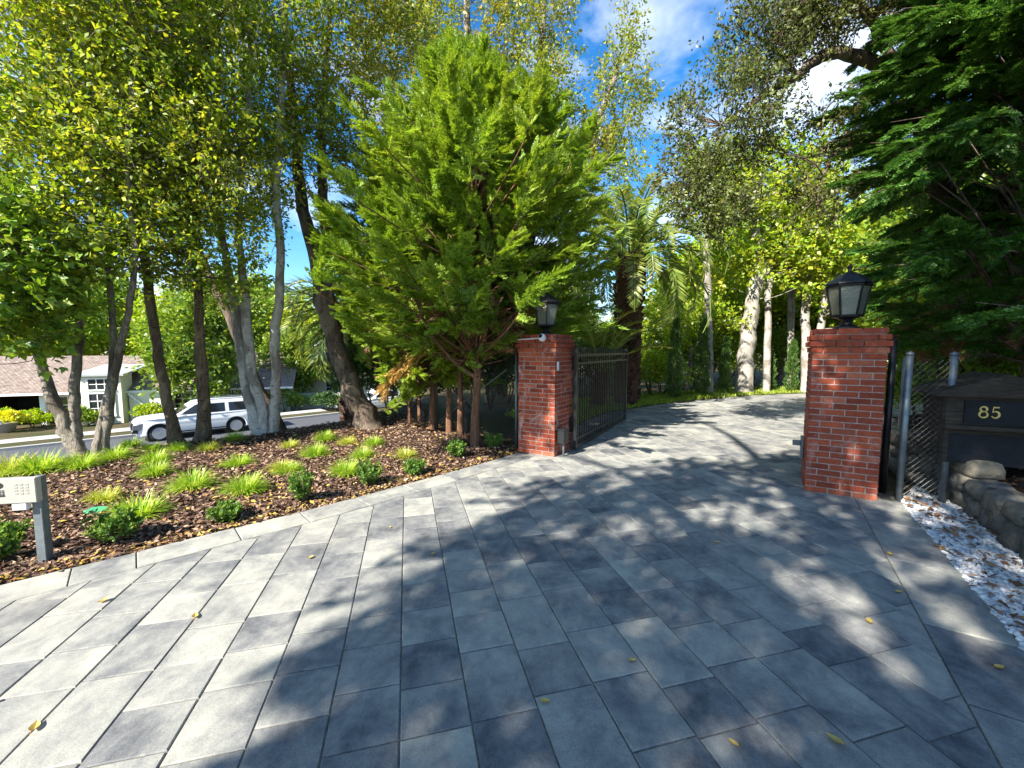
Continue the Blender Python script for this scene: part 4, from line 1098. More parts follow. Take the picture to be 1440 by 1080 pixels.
mb = MB(); mb.lathe([(.26, 0), (.40, .35), (.44, .62), (.36, .74), (.40, .80), (.36, .80)], 18); mb.build('pot', MAT['blue_glaze'], t, True)
g = np.random.default_rng(5); lv = Leaves(); leaf_ball(lv, (0, 0, 1.0), (.5, .5, .35), 500, .14, g); lv.build('foliage', MAT['leaf_bright'], t)
t = thing('planter', 'pale planter with yellow flowers in front of the garage of the pale house', 'planter', (-31.3, 25.2, -3.5))
mb = MB(); mb.lathe([(.34, 0), (.5, .55), (.54, .6), (.46, .6)], 18); mb.build('bowl', MAT['kerb'], t, True)
lv = Leaves(); leaf_ball(lv, (0, 0, .85), (1.05, .8, .40), 1500, .16, g); lv.build('flowers', leaf_mat('yellow_flower', [(.5, .5, .02), (.62, .56, .03), (.35, .45, .03)], .4, .03, ymix=0), t)
# plain pale fence far back between the trunks
mb = MB(); mb.box((0, 0, .6), (5.5, .08, 1.3))
for k in range(12): mb.box((-2.6 + k * .47, -.06, .6), (.05, .05, 1.26))
o = mb.build('garden_fence', MAT['kerb']); o.location = (-16.8, 34.2, -3.25); o.rotation_euler = (0, 0, R(15)); tag(o, 'pale board fence far behind the white trunks beyond the street', 'fence')

# ------------------------------------------------------------------ small plants of the bed
g = np.random.default_rng(21); TUFT = []
for k in range(4):
    lv = Leaves(); blades(lv, (0, 0, 0), 520, .29, 1.25, g, .009, 0, .13); blades(lv, (0, 0, 0), 60, .30, 1.3, g, .009, 1, .12)
    o = lv.build('grass_tuft', [MAT['grass'], MAT['grass_dry']]); TUFT.append(o)
for k in range(2):
    lv = Leaves(); blades(lv, (0, 0, 0), 460, .28, 1.25, g, .009, 0, .13); o = lv.build('grass_tuft', [MAT['grass_dry']]); TUFT.append(o)
GR = [(-6.55, 5.27, 1.5, 4, 'large yellowish grass tuft left of the forked trunks, at the left edge of the photo'), (-6.16, 5.27, 1.45, 0, 'large bright grass tuft directly in front of the forked trunks'), (-5.79, 5.43, 1.1, 1, 'grass tuft just right of the forked trunks, closer of two touching tufts'), (-5.75, 5.85, 1.1, 2, 'grass tuft just right of the forked trunks, farther of two touching tufts'),
      (-6.1, 6.5, .9, 1, 'small grass tuft on the crest between forked trunks and ridged brown trunk'), (-5.65, 6.35, .8, 3, 'small grass tuft at the left foot of the ridged brown trunk'), (-5.09, 5.78, 1.0, 1, 'lit grass tuft mid bed, just left of a shaded tuft'), (-4.54, 5.12, .95, 2, 'dark shaded grass tuft in the tree shadow'),
      (-5.30, 6.45, .9, 0, 'bright grass tuft at foot of the ridged brown trunk'), (-4.82, 6.45, .85, 5, 'yellow grass tuft in front of the straight brown trunk'), (-3.76, 5.56, 1.0, 3, 'spiky grass tuft in front of the white trunks'), (-3.61, 4.54, 1.1, 0, 'rounded grass tuft, left one of the pair mid bed'),
      (-2.98, 4.49, 1.1, 1, 'rounded grass tuft, right one of the pair mid bed'), (-3.04, 5.3, .8, 5, 'yellowish grass tuft behind the rounded pair'), (-4.85, 7.1, .9, 2, 'shaded grass tuft between straight brown trunk and white trunks'), (-4.32, 4.25, .85, 4, 'pale yellow green grass tuft behind the valve cover'),
      (-3.59, 3.83, 1.2, 0, 'broad bright grass tuft right of the valve cover, behind a boxwood'), (-3.3, 7.17, .9, 1, 'grass tuft in front of the big leaning trunk, the left one'), (-3.63, 6.64, .8, 4, 'thin yellowish grass tuft near the right foot of the white trunks'), (-2.96, 6.1, 1.0, 2, 'wide grass tuft in the middle of the bed'),
      (-2.81, 6.95, .85, 5, 'yellow grass tuft right in front of the big leaning trunk'), (-2.3, 6.74, .85, 0, 'grass tuft right of the leaning trunk, before the bare mulch'), (-2.19, 5.93, .85, 3, 'green grass tuft behind the wide tuft and round boxwood'), (-1.57, 5.93, .9, 4, 'yellowish grass tuft nearest the cypress trunks'),
      (-2.12, 5.15, 1.0, 1, 'grass tuft touching the left side of the round boxwood'), (-2.90, 5.22, .85, 2, 'grass tuft behind the upright boxwood, left of centre')]
used = set()
for i, (x, y, s, k, lb) in enumerate(GR):
    o = TUFT[k]
    if k in used: o = o.copy(); COL.objects.link(o)
    used.add(k)
    o.location = (x, y, mulch_h(x, y) - .01); o.rotation_euler = (0, 0, i * 1.7); s *= .76; o.scale = (s, s, s * (.85 + .2 * ((i * 7) % 5) / 5))
    tag(o, lb, 'grass tuft', 'grass tufts planted in the mulch')
BX = [(-1.70, 4.78, .21, .34, 'round boxwood beside a grass tuft, middle of the paver edge'), (-1.25, 5.20, .17, .22, 'small sparse boxwood close to the paver edge, before the cypress trunks'), (-.81, 5.93, .18, .27, 'bright boxwood at the foot of the nearest cypress trunk'), (-2.21, 4.22, .15, .36, 'tall narrow upright boxwood by the paver edge'),
      (-.30, 6.55, .19, .25, 'shaded boxwood against the wire fence by the brick pillar'), (-3.27, 3.30, .22, .30, 'wide boxwood right of the intercom post'), (-2.69, 3.76, .18, .20, 'low dark boxwood between the wide and the upright ones'), (-3.93, 3.05, .20, .32, 'boxwood cut by the left edge of the photo, left of the intercom post')]
for i, (x, y, r, hh, lb) in enumerate(BX):
    r *= .86; hh *= .9; g = np.random.default_rng(100 + i); t = thing('boxwood', lb, 'shrub', (x, y, mulch_h(x, y)), 0, 'young boxwoods along the paver edge')
    lv = Leaves(); mb = MB(); ns = 40
    for k in range(ns):
        a = g.random() * 6.283; q = r * (.15 + .75 * g.random() ** .6); top = np.array([math.cos(a) * q, math.sin(a) * q, hh * (.45 + .65 * g.random() * (1 - .45 * (q / r) ** 2))]); b0 = np.array([math.cos(a) * .02, math.sin(a) * .02, 0])
        mb.tube([b0, (b0 + top) / 2 + np.array([math.cos(a), math.sin(a), 0]) * .02, top], [.005, .004, .002], 4, 0, False)
        tt = .3 + .72 * g.random(52); P = b0 + (top - b0) * tt[:, None] + g.normal(size=(52, 3)) * .012
        A = nrm(g.normal(size=(52, 3)) * .7 + (top - b0) * 2 + np.array([0, 0, .4])); lv.add(P, A, nrm(g.normal(size=(52, 3)) + np.array([0, 0, .8])), -.0 + .036 * (.6 + .7 * g.random(52)), .55, 0, .1)
    mb.build('stem', MAT['bark_brown'], t); lv.build('foliage', MAT['boxwood'], t)
# leaves lying on the pavers
LF = [(.62, 2.0), (-1.9, 2.35), (-1.55, 3.05), (-2.35, 1.75), (-2.02, 1.62), (-.62, 3.1), (.15, 1.75), (1.32, 1.56), (2.1, 2.3), (2.55, 2.6), (-1.1, 3.6), (2.95, 3.1), (1.7, 3.3), (.9, 1.55), (-2.6, 2.5), (2.45, 1.95)]
proto = None
for i, (x, y) in enumerate(LF):
    if proto is None:
        Vl = []; Fl = []
        for k in range(9):                                # curled blade, rib lower than its edges
            u = k / 8; wd = .017 * math.sin(math.pi * min(1, u * .96 + .03)) ** .8 * (1.1 - .35 * u); zc = .004 + .010 * (2 * u - 1) ** 2
            Vl += [(.055 * (u - .5), -wd, zc + wd * .45), (.055 * (u - .5), 0, zc), (.055 * (u - .5), wd * .9, zc + wd * .6)]
            if k: Fl += [(3 * k - 3, 3 * k, 3 * k + 1, 3 * k - 2), (3 * k - 2, 3 * k + 1, 3 * k + 2, 3 * k - 1)]
        n0 = len(Vl); Vl += [(-.0275, -.0008, .014), (-.0275, .0008, .014), (-.042, .0008, .006), (-.042, -.0008, .006)]; Fl.append((n0, n0 + 1, n0 + 2, n0 + 3))
        proto = mesh('fallen_leaf', Vl, Fl, MAT['litter']); o = proto
    else: o = proto.copy(); COL.objects.link(o)
    o.location = (x, y, .003); o.rotation_euler = (0, 0, i * 2.1); s = .7 + .5 * ((i * 37) % 10) / 10; o.scale = (s, s, s)
    tag(o, 'small curled yellow leaf lying on the grey pavers', 'leaf', 'yellow leaves fallen on the pavers')

# ------------------------------------------------------------------ left street trees
kw = dict(ntwig=6, nleaf=15, clump_r=.38, twig=.5, leaf=.074, w=.55, thin=.70)
broad_tree('street_tree', 'grey tree with a low fork, one limb leaning far left, at the left bed edge', 'tree', (-6.51, 6.1, 0),
  [[(-6.51, 6.1, .02, .17), (-6.63, 6.1, .32, .135), (-6.75, 6.1, .65, .116), (-6.89, 6.1, 1.04, .095), (-6.98, 6.1, 1.52, .074), (-7.08, 6.1, 2.14, .058), (-7.15, 6.1, 2.95, .042), (-7.3, 6.2, 4.2, .03)],
   [(-6.58, 6.12, .20, .115), (-6.60, 6.15, .44, .106), (-6.63, 6.2, .87, .091), (-6.59, 6.25, 1.41, .086), (-6.55, 6.3, 1.94, .081), (-6.62, 6.35, 2.59, .071), (-6.72, 6.4, 3.34, .061), (-6.73, 6.45, 4.18, .05), (-6.8, 6.5, 5.23, .045), (-6.9, 6.5, 7.2, .03)]],
  [(-7.5, 6.3, 3.4, 1.2, .8, .7, 45), (-6.6, 6.5, 4.3, 1.0, .9, .8, 40), (-7.1, 6.4, 5.6, 1.5, 1.2, 1.1, 90), (-7.1, 6.4, 7.6, 1.7, 1.4, 1.4, 95)], MAT['bark_grey'], MAT['leaf_tree'], 1, **kw)
broad_tree('street_tree', 'slender grey tree of two close upright stems, beside the low forked tree', 'tree', (-6.27, 6.2, 0),
  [[(-6.30, 6.15, .03, .10), (-6.21, 6.2, .54, .086), (-6.11, 6.25, 1.08, .075), (-6.05, 6.3, 1.73, .065), (-6.09, 6.35, 2.38, .06), (-6.14, 6.4, 3.13, .055), (-6.12, 6.45, 3.98, .05), (-6.2, 6.5, 4.93, .045), (-6.15, 6.55, 6.17, .04), (-6.1, 6.6, 7.6, .025)],
   [(-6.24, 6.2, .1, .10), (-6.14, 6.2, .54, .091), (-6.03, 6.2, 1.09, .08), (-5.88, 6.2, 1.62, .069), (-5.71, 6.2, 2.15, .064), (-5.54, 6.2, 2.98, .053), (-5.55, 6.2, 3.58, .048), (-5.56, 6.2, 4.38, .043), (-5.41, 6.2, 5.35, .037), (-5.3, 6.2, 6.8, .022)]],
  [(-5.9, 6.4, 3.3, .9, .8, .6, 42), (-5.9, 6.4, 4.8, 1.3, 1.1, 1.0, 85), (-5.8, 6.5, 7.0, 1.5, 1.4, 1.5, 105)], MAT['bark_grey'], MAT['leaf_tree'], 2, **kw)
broad_tree('street_tree', 'brown tree with ridged bark leaning left in front of the SUV bonnet', 'tree', (-5.62, 6.8, 0),
  [[(-5.62, 6.8, .02, .176), (-5.73, 6.85, .43, .124), (-5.83, 6.9, 1.03, .113), (-5.95, 6.95, 1.62, .108), (-6.04, 7.0, 2.22, .103), (-6.14, 7.05, 2.93, .085), (-6.22, 7.1, 3.87, .073), (-6.27, 7.15, 4.81, .068), (-6.15, 7.2, 6.18, .056), (-6.1, 7.2, 7.8, .03)]],
  [(-6.2, 7.1, 3.7, 1.0, .9, .7, 48), (-6.2, 7.2, 5.4, 1.3, 1.2, 1.1, 75), (-6.0, 7.2, 7.6, 1.6, 1.5, 1.5, 95)], MAT['bark_brown'], MAT['leaf_tree'], 3, **kw)
broad_tree('street_tree', 'straight upright brown tree in front of the SUV doors', 'tree', (-5.46, 7.17, 0),
  [[(-5.46, 7.17, .0, .185), (-5.40, 7.17, .51, .136), (-5.40, 7.17, 1.13, .124), (-5.39, 7.17, 1.75, .111), (-5.39, 7.17, 2.35, .099), (-5.36, 7.17, 3.07, .087), (-5.33, 7.17, 3.89, .074), (-5.23, 7.17, 5.04, .062), (-5.06, 7.17, 6.38, .049), (-5.0, 7.2, 8.0, .03)]],
  [(-5.3, 7.1, 3.1, .85, .8, .6, 40), (-5.1, 7.0, 4.5, 1.2, 1.0, .9, 70), (-5.0, 7.1, 6.5, 1.5, 1.3, 1.5, 100)], MAT['bark_brown'], MAT['leaf_tree'], 4, **kw)
broad_tree('street_tree', 'pale white barked tree with three stems rising from one foot', 'tree', (-4.65, 7.72, 0),
  [[(-4.71, 7.65, -.01, .171), (-4.88, 7.7, .43, .119), (-5.0, 7.75, .96, .114), (-5.1, 7.8, 1.49, .108), (-5.22, 7.85, 2.29, .102), (-5.34, 7.9, 3.22, .089), (-5.48, 7.95, 4.14, .075), (-5.56, 8.0, 5.19, .069), (-5.44, 8.05, 6.72, .062), (-5.46, 8.1, 8.6, .035)],
   [(-4.68, 7.7, .02, .133), (-4.71, 7.7, .56, .113), (-4.85, 7.7, 1.16, .106), (-4.89, 7.7, 1.89, .1), (-4.91, 7.7, 2.54, .093), (-4.96, 7.7, 3.31, .08), (-4.94, 7.7, 4.19, .066), (-4.76, 7.7, 5.3, .06), (-4.61, 7.7, 6.61, .053), (-4.6, 7.7, 8.2, .03)],
   [(-4.58, 7.8, .0, .161), (-4.53, 7.8, .55, .121), (-4.47, 7.8, 1.22, .114), (-4.46, 7.8, 1.89, .108), (-4.35, 7.8, 2.55, .101), (-4.28, 7.8, 3.46, .087), (-4.32, 7.8, 4.35, .081), (-4.22, 7.8, 5.35, .074), (-4.09, 7.8, 6.56, .067), (-3.98, 7.8, 7.74, .054), (-3.95, 7.8, 9.2, .03)]],
  [(-5.2, 7.8, 4.5, 1.1, 1.0, .8, 50), (-4.6, 7.6, 5.8, 1.3, 1.1, .9, 60), (-4.5, 7.8, 7.9, 1.9, 1.5, 1.6, 125)], MAT['bark_white'], MAT['leaf_tree'], 5, **{**kw, 'thin': .78})
broad_tree('street_tree', 'thick dark trunk leaning left beside the white car nose, forking higher up', 'tree', (-2.93, 8.3, 0),
  [[(-2.93, 8.3, .04, .30), (-3.2, 8.38, .61, .246), (-3.44, 8.46, 1.19, .219), (-3.7, 8.54, 1.92, .199), (-3.92, 8.62, 2.8, .186), (-4.0, 8.7, 3.39, .165), (-4.27, 8.78, 4.27, .136), (-4.42, 8.86, 5.15, .122), (-4.44, 8.94, 6.17, .1), (-4.62, 9.02, 7.47, .078), (-4.7, 9.1, 9, .04)],
   [(-3.69, 8.52, 2.0, .13), (-3.76, 8.6, 2.94, .111), (-3.83, 8.7, 3.96, .105), (-3.91, 8.8, 5.27, .091), (-3.87, 8.9, 6.57, .077), (-3.7, 9, 8.5, .04)]],
  [(-4.2, 8.9, 5.6, 1.0, .9, .9, 44), (-3.5, 8.9, 6.5, 1.1, 1.0, 1.0, 55), (-3.9, 9, 8.4, 1.9, 1.7, 1.5, 120), (-2.5, 9.2, 8.2, 1.0, 1.0, 1.2, 44)], MAT['bark_dark'], MAT['leaf_tall'], 6, flare=.5, **{**kw, 'thin': .9})
broad_tree('street_tree', 'thin dark trunk leaning left, standing behind the white barked stems', 'tree', (-5.2, 9.6, 0),
  [[(-5.3, 9.4, -.25, .15), (-5.9, 9.45, 1.0, .14), (-6.41, 9.5, 2.28, .131), (-6.84, 9.6, 3.09, .122), (-7.14, 9.7, 3.67, .115), (-7.4, 9.8, 4.42, .10), (-7.57, 9.9, 5.57, .08), (-7.6, 9.9, 7.4, .05)]],
  [(-7.4, 9.8, 5.6, 1.5, 1.3, 1.2, 48), (-7.4, 9.9, 8.2, 2.0, 1.6, 1.7, 75)], MAT['bark_dark'], MAT['leaf_tree'], 7, **kw)
broad_tree('broadleaf_tree', 'bright tree with large lobed leaves hanging in at the left edge of the photo', 'tree', (-8.6, 5.9, 0),
  [[(-8.6, 5.9, 0, .14), (-8.4, 5.9, 1.2, .11), (-8.0, 5.85, 2.2, .09), (-7.4, 5.8, 3.0, .06), (-6.9, 5.7, 3.3, .03)], [(-8.0, 5.85, 2.2, .08), (-7.4, 5.5, 2.5, .05), (-6.8, 5.3, 2.5, .025)]],
  [(-6.75, 5.5, 2.55, .85, .7, .65, 42), (-7.4, 5.6, 3.2, 1.0, .8, .8, 40), (-6.3, 5.6, 3.0, .5, .45, .4, 14), (-6.7, 5.5, 1.95, .6, .5, .32, 16)], MAT['bark_grey'], MAT['leaf_maple'], 8, leaf=.11, ntwig=6, nleaf=9, w=.8, twig=.42, lobes=True)
broad_tree('tall_tree', 'tall loose tree with pale stems and yellowing leaves rising behind the cypress', 'tree', (-.46, 13.5, 0),
  [[(-.5, 13.5, 0, .38), (-.46, 13.5, 3.25, .34), (-.34, 13.5, 5.26, .30), (-.67, 13.5, 7.22, .23), (-.88, 13.5, 9.14, .16), (-1.31, 13.5, 11.0, .116), (-1.4, 13.5, 12.84, .07)],
   [(-.40, 13.5, 4.2, .22), (.45, 13.5, 5.48, .2), (.71, 13.5, 8.08, .155), (.88, 13.5, 9.98, .12), (.98, 13.5, 12.3, .06)],
   [(-.3, 13.5, 5.0, .2), (1.13, 13.5, 6.36, .165), (2.45, 13.5, 8.29, .12), (3.26, 13.5, 10.2, .06)],
   [(-.5, 13.5, 6.0, .16), (-1.8, 13.4, 7.6, .12), (-2.8, 13.3, 9.4, .08), (-3.2, 13.2, 11, .05)]],
  [(-1.3, 13.4, 11.2, 1.5, 1.3, 2.2, 100), (.85, 13.4, 12.1, .95, .9, 1.6, 60), (.8, 13.4, 9.6, 1.0, 1.0, 1.2, 50), (3.35, 13.4, 9.6, .65, .7, 1.9, 52), (3.0, 13.4, 6.9, .8, .8, 1.4, 48), (-3.2, 13.2, 9.6, 1.6, 1.2, 2.4, 90), (-.2, 13.3, 8.0, 1.8, 1.3, 1.5, 60), (2.2, 13.4, 8.3, .7, .7, .8, 26)],
  MAT['bark_grey'], MAT['leaf_tall'], 9, leaf=.105, ntwig=6, nleaf=13, twig=.6, clump_r=.4, droop=.3, branch_r=.02)

# ------------------------------------------------------------------ the cypress screen and the dark conifer
PRO = [spray_proto(7, 2, 3), spray_proto(8, 2, 4), spray_proto(6, 1, 5, .4, .05)]
CY = [([(-.60, 6.64, -.1, .085), (-.60, 6.64, .5, .07), (-.56, 6.66, 1.2, .062), (-.62, 6.68, 1.9, .055), (-.6, 6.7, 4, .04), (-.6, 6.7, 6.1, .01)], 1.85, 6.2, 1.9, 'nearest cypress of the screen, its forked red brown trunk closest to the wire fence'),
      ([(-.94, 7.46, -.1, .07), (-.94, 7.46, .6, .055), (-.93, 7.46, 1.6, .05), (-.9, 7.5, 4, .035), (-.9, 7.5, 7, .01)], 1.9, 6.9, 1.8, 'cypress with a dark straight trunk, second from the fence end'),
      ([(-1.22, 7.92, -.1, .06), (-1.22, 7.92, .6, .05), (-1.2, 7.92, 1.6, .045), (-1.2, 7.9, 4, .03), (-1.2, 7.9, 6.7, .01)], 1.9, 6.3, 1.5, 'cypress with a trunk bleached pale low down, third from the fence end'),
      ([(-1.62, 8.29, -.1, .07), (-1.6, 8.29, .6, .06), (-1.58, 8.29, 1.6, .05), (-1.6, 8.3, 4, .035), (-1.6, 8.3, 7.2, .01)], 1.6, 6.6, 2.0, 'cypress with a rough mottled trunk, fourth from the fence end'),
      ([(-1.97, 8.68, -.1, .035), (-1.97, 8.68, 1.6, .03), (-2.0, 8.7, 4, .02), (-2.0, 8.7, 6.4, .01)], 1.2, 6.4, 2.0, 'thin stemmed cypress, second from the big leaning trunk'),
      ([(-2.2, 8.77, -.1, .035), (-2.25, 8.77, 1.6, .03), (-2.4, 8.7, 4, .02), (-2.5, 8.6, 6.0, .01)], .7, 6.0, 2.1, 'thin stemmed cypress nearest the big leaning trunk, its foliage reaching lowest'),
      ([(.35, 8.5, -.1, .08), (.35, 8.5, 2, .06), (.38, 8.5, 4, .04), (.4, 8.5, 6.6, .01)], 2.0, 7.0, 1.7, 'cypress standing behind the brick pillar, overhanging the iron gate')]
def keep_lamp(p): return not (p[0] > .36 and p[1] < 6.6 and p[2] < 2.28) and p[0] > -.47 * p[1] + max(0, 3.2 - p[2]) * .065 * p[1]
for i, (tr, z0, z1, r, lb) in enumerate(CY):
    forks = []
    if i == 0: forks = [[(-.58, 6.66, 1.15, .04), (-.95, 6.55, 1.45, .03), (-1.3, 6.4, 1.95, .022), (-1.5, 6.3, 2.5, .012)], [(-.56, 6.67, 1.5, .04), (-.38, 6.6, 1.95, .03), (-.2, 6.5, 2.4, .02)]]
    conifer('screen_cypress', lb, tr, z0, z1, r, MAT['bark_cyp'], [MAT['cypress'], MAT['dead_twig']], 40 + i, nplume=(220 if i in (0, 1, 3, 6) else 180), nspray=36, proto=PRO, size=.26, up=.6, rag=.6, plume=(.7, 1.6), rfun=lambda t: (1 - .9 * t ** 2.2) * min(1, .72 + 1.1 * t), dead=(120 if i < 4 else 20), group='cypress trees of the screen by the gate', forks=forks, dead_z=(1.6, 2.4), keep=keep_lamp, offs=((-.45, -.25) if i in (4, 5) else (0, 0)))
# golden dead branch hanging beside the leaning trunk
lv = Leaves(); g = np.random.default_rng(3); n = 90; tt = np.linspace(0, 1, n); O = np.stack([-1.55 - .75 * tt, 7.3 + 0 * tt, 1.62 - .75 * tt ** 1.4], 1) + g.normal(size=(n, 3)) * .05
place_sprays(lv, PRO[2], O, np.array([-.7, 0, -.75]) + g.normal(size=(n, 3)) * .35, np.array([0, 0, 1.0]) + g.normal(size=(n, 3)) * .4, .24 * (.6 + .7 * g.random(n)), 0)
t = thing('dead_branch', 'golden brown dead cypress branch hanging down beside the big leaning trunk', 'branch', (0, 0, 0)); lv.build('foliage', MAT['dead_gold'], t)
mb = MB(); mb.tube([(-1.2, 7.5, 1.75), (-1.6, 7.3, 1.6), (-2.0, 7.3, 1.3), (-2.3, 7.3, .88)], [.02, .016, .01, .004], 5); mb.build('stem', MAT['bark_cyp'], t)

PD = [spray_proto(11, 3, 13, .30, .045, .2), spray_proto(12, 3, 14, .28, .045, .28), PRO[2]]
def keep_dark(p):
    return p[2] > 1.5 and p[0] - .84 * p[1] > (-.22 if p[2] < 3.6 else -.1 - .62 * min(4.0, p[2] - 3.6))
conifer('dark_conifer', 'large dark green conifer overhanging the closer pillar and number box at right', [(6.9, 5.3, -.1, .24), (6.9, 5.3, 2, .2), (6.85, 5.3, 5, .14), (6.8, 5.3, 9, .06), (6.8, 5.3, 12, .02)], 1.75, 12, 3.1, MAT['bark_dark'],
        [MAT['conifer_dark'], MAT['dead_twig']], 60, nplume=1050, nspray=46, proto=PD, plume=(.8, 1.7), size=.33, up=-.02, flat=.7, rag=.3, dead=120, dead_z=(1.3, 2.3), keep=keep_dark, rfun=lambda t: (1 - t) ** .7)

# ------------------------------------------------------------------ right: oak, planes, palm
OK_ = .62                                   # the oak stands close behind the dark conifer
def oak(*pts): return [(x * OK_, y * OK_, 0 if z == 0 else 1.6 + (z - 1.6) * OK_, r * OK_) for x, y, z, r in pts]
def oakc(*cs): return [(x * OK_, y * OK_, 1.6 + (z - 1.6) * OK_, a * OK_, b_ * OK_, c * OK_, n) for x, y, z, a, b_, c, n in cs]
broad_tree('oak_tree', 'dark small leaved oak with a long limb arching over the drive at upper right', 'tree', (12.6 * OK_, 11.8 * OK_, 0),
  [oak((12.6, 11.8, 0, .36), (12.4, 11.7, 3, .30), (11.6, 11.5, 6, .25), (10.3, 11.3, 8.3, .2), (8.8, 11.1, 8.95, .16), (7.8, 11, 8.95, .14), (7.2, 11, 8.5, .11), (6.5, 11, 8.1, .08), (5.9, 11, 7.7, .05), (5.3, 11, 7.3, .025)),
   oak((10.3, 11.3, 8.3, .14), (9.2, 11.2, 9.8, .1), (8.2, 11.1, 10.8, .06), (7, 11, 11.3, .03)), oak((11.6, 11.5, 6.0, .14), (10.2, 11.3, 6.5, .11), (8.9, 11.2, 6.8, .08), (8.3, 11.1, 6.6, .05), (7.9, 11.1, 5.6, .02)),
   oak((7.2, 11, 8.5, .07), (6.5, 11, 9.2, .05), (5.7, 11, 9.6, .02)), oak((8.9, 11.2, 6.8, .06), (8.4, 11.2, 7.6, .03), (7.8, 11.1, 7.2, .015))],
  oakc((5.5, 11, 7.4, 1.3, 1.2, 1.3, 100), (4.75, 11, 6.0, .75, .8, .8, 34), (6.5, 11, 9.4, 1.3, 1.2, 1.1, 90), (5.4, 11, 5.2, .9, .8, .6, 40), (7.7, 11, 7.1, .9, .8, .6, 22), (8.1, 11.2, 5.6, .6, .7, .7, 26), (8.5, 11.1, 10.6, 1.5, 1.2, 1.0, 100), (7.6, 11, 9.9, 1.0, .9, .7, 55)),
  MAT['bark_dark'], MAT['leaf_oak'], 20, leaf=.060, ntwig=6, nleaf=12, twig=.30, clump_r=.22, branch_r=.010)
kp = dict(leaf=.14, ntwig=6, nleaf=11, w=.75, twig=.6, clump_r=.45)
broad_tree('plane_tree', 'thick white trunked plane tree that forks, beside the far lawn edge', 'tree', (8.7, 15.4, 0),
  [[(8.7, 15.4, .03, .32), (8.74, 15.4, 1.39, .275), (8.79, 15.4, 2.7, .27), (8.88, 15.4, 3.99, .22), (8.9, 15.4, 5.27, .16), (8.9, 15.4, 6.53, .13), (9.0, 15.4, 8.5, .08)], [(8.84, 15.4, 3.0, .18), (9.08, 15.4, 4.12, .173), (9.13, 15.4, 5.27, .159), (9.4, 15.4, 6.53, .106), (9.6, 15.4, 8.2, .05)]],
  [(9.2, 15.3, 7.4, 1.7, 1.4, 1.6, 70), (8.2, 15.2, 6.2, .8, .8, .9, 22), (10.0, 15.2, 5.6, 1.0, .9, .9, 30), (9.8, 15.3, 4.4, 1.2, .9, .8, 34), (8.0, 15.6, 4.6, .9, .8, .8, 20)], MAT['bark_plane'], MAT['leaf_plane'], 30, **kp)
broad_tree('plane_tree', 'slim pale plane tree right of the palm, before the hedge', 'tree', (7.18, 14.8, 0),
  [[(7.18, 14.8, .04, .115), (7.08, 14.8, 1.4, .115), (6.95, 14.8, 3.41, .115), (6.82, 14.8, 5.37, .1), (6.84, 14.8, 7.29, .06)]],
  [(7.0, 14.9, 7.2, 1.3, 1.1, 1.2, 42), (6.9, 14.9, 5.6, .7, .7, .5, 10)], MAT['bark_plane'], MAT['leaf_plane'], 31, **kp)
broad_tree('plane_tree', 'slim pale plane tree just right of the thick forked one', 'tree', (9.53, 15.4, 0),
  [[(9.53, 15.4, .03, .119), (9.51, 15.4, 1.39, .119), (9.44, 15.4, 3.22, .119), (9.46, 15.4, 5.02, .106), (9.51, 15.4, 7.0, .06)]],
  [(9.6, 15.6, 5.2, 1.0, .9, 1.0, 32), (9.6, 15.6, 7.3, 1.2, 1.1, 1.2, 36)], MAT['bark_plane'], MAT['leaf_plane'], 32, **kp)
broad_tree('plane_tree', 'pale plane tree with two stems, closest to the left side of the closer pillar', 'tree', (11.0, 15.4, 0),
  [[(10.97, 15.4, .03, .159), (10.91, 15.4, 1.92, .15), (10.84, 15.4, 3.48, .15), (11.02, 15.4, 5.27, .119), (11.08, 15.4, 7.0, .06)], [(11.1, 15.4, .1, .13), (11.36, 15.4, 1.92, .119), (11.51, 15.4, 3.74, .106), (11.67, 15.4, 5.27, .08), (11.8, 15.4, 7, .04)]],
  [(11.2, 15.2, 6.6, 1.5, 1.2, 1.7, 60), (11.7, 15.2, 4.5, 1.1, .9, .9, 40), (12.3, 15.0, 3.3, .9, .8, .8, 26)], MAT['bark_plane'], MAT['leaf_plane'], 33, **kp)
broad_tree('plane_tree', 'thin far plane tree seen between the forked and the two stemmed ones', 'tree', (11.48, 17.0, -.05),
  [[(11.48, 17.0, -.07, .103), (11.43, 17.0, 1.95, .117), (11.3, 17.0, 4.24, .117), (11.18, 17.0, 6.49, .08)]],
  [(11.2, 17, 6.0, 1.4, 1.2, 1.7, 50), (12.8, 17, 4.5, 1.2, 1, 1, 30)], MAT['bark_plane'], MAT['leaf_plane'], 34, **kp)
broad_tree('spreading_tree', 'small spreading tree with bright green tiers right of the palm', 'tree', (6.9, 16.2, 0),
  [[(6.9, 16.2, 0, .08), (7.0, 16.2, 1.4, .07), (6.8, 16.2, 2.4, .05), (6.6, 16.2, 3.0, .03)], [(7.0, 16.2, 1.4, .05), (7.7, 16.1, 2.6, .03), (8.2, 16, 3.0, .02)]],
  [(6.6, 16.0, 3.0, 1.5, 1.0, .42, 46), (7.9, 16.0, 2.7, 1.1, .9, .35, 30), (6.2, 16, 2.0, .9, .8, .5, 24)], MAT['bark_grey'], MAT['leaf_bright'], 35, leaf=.13, ntwig=5, nleaf=11, w=.6, twig=.5)

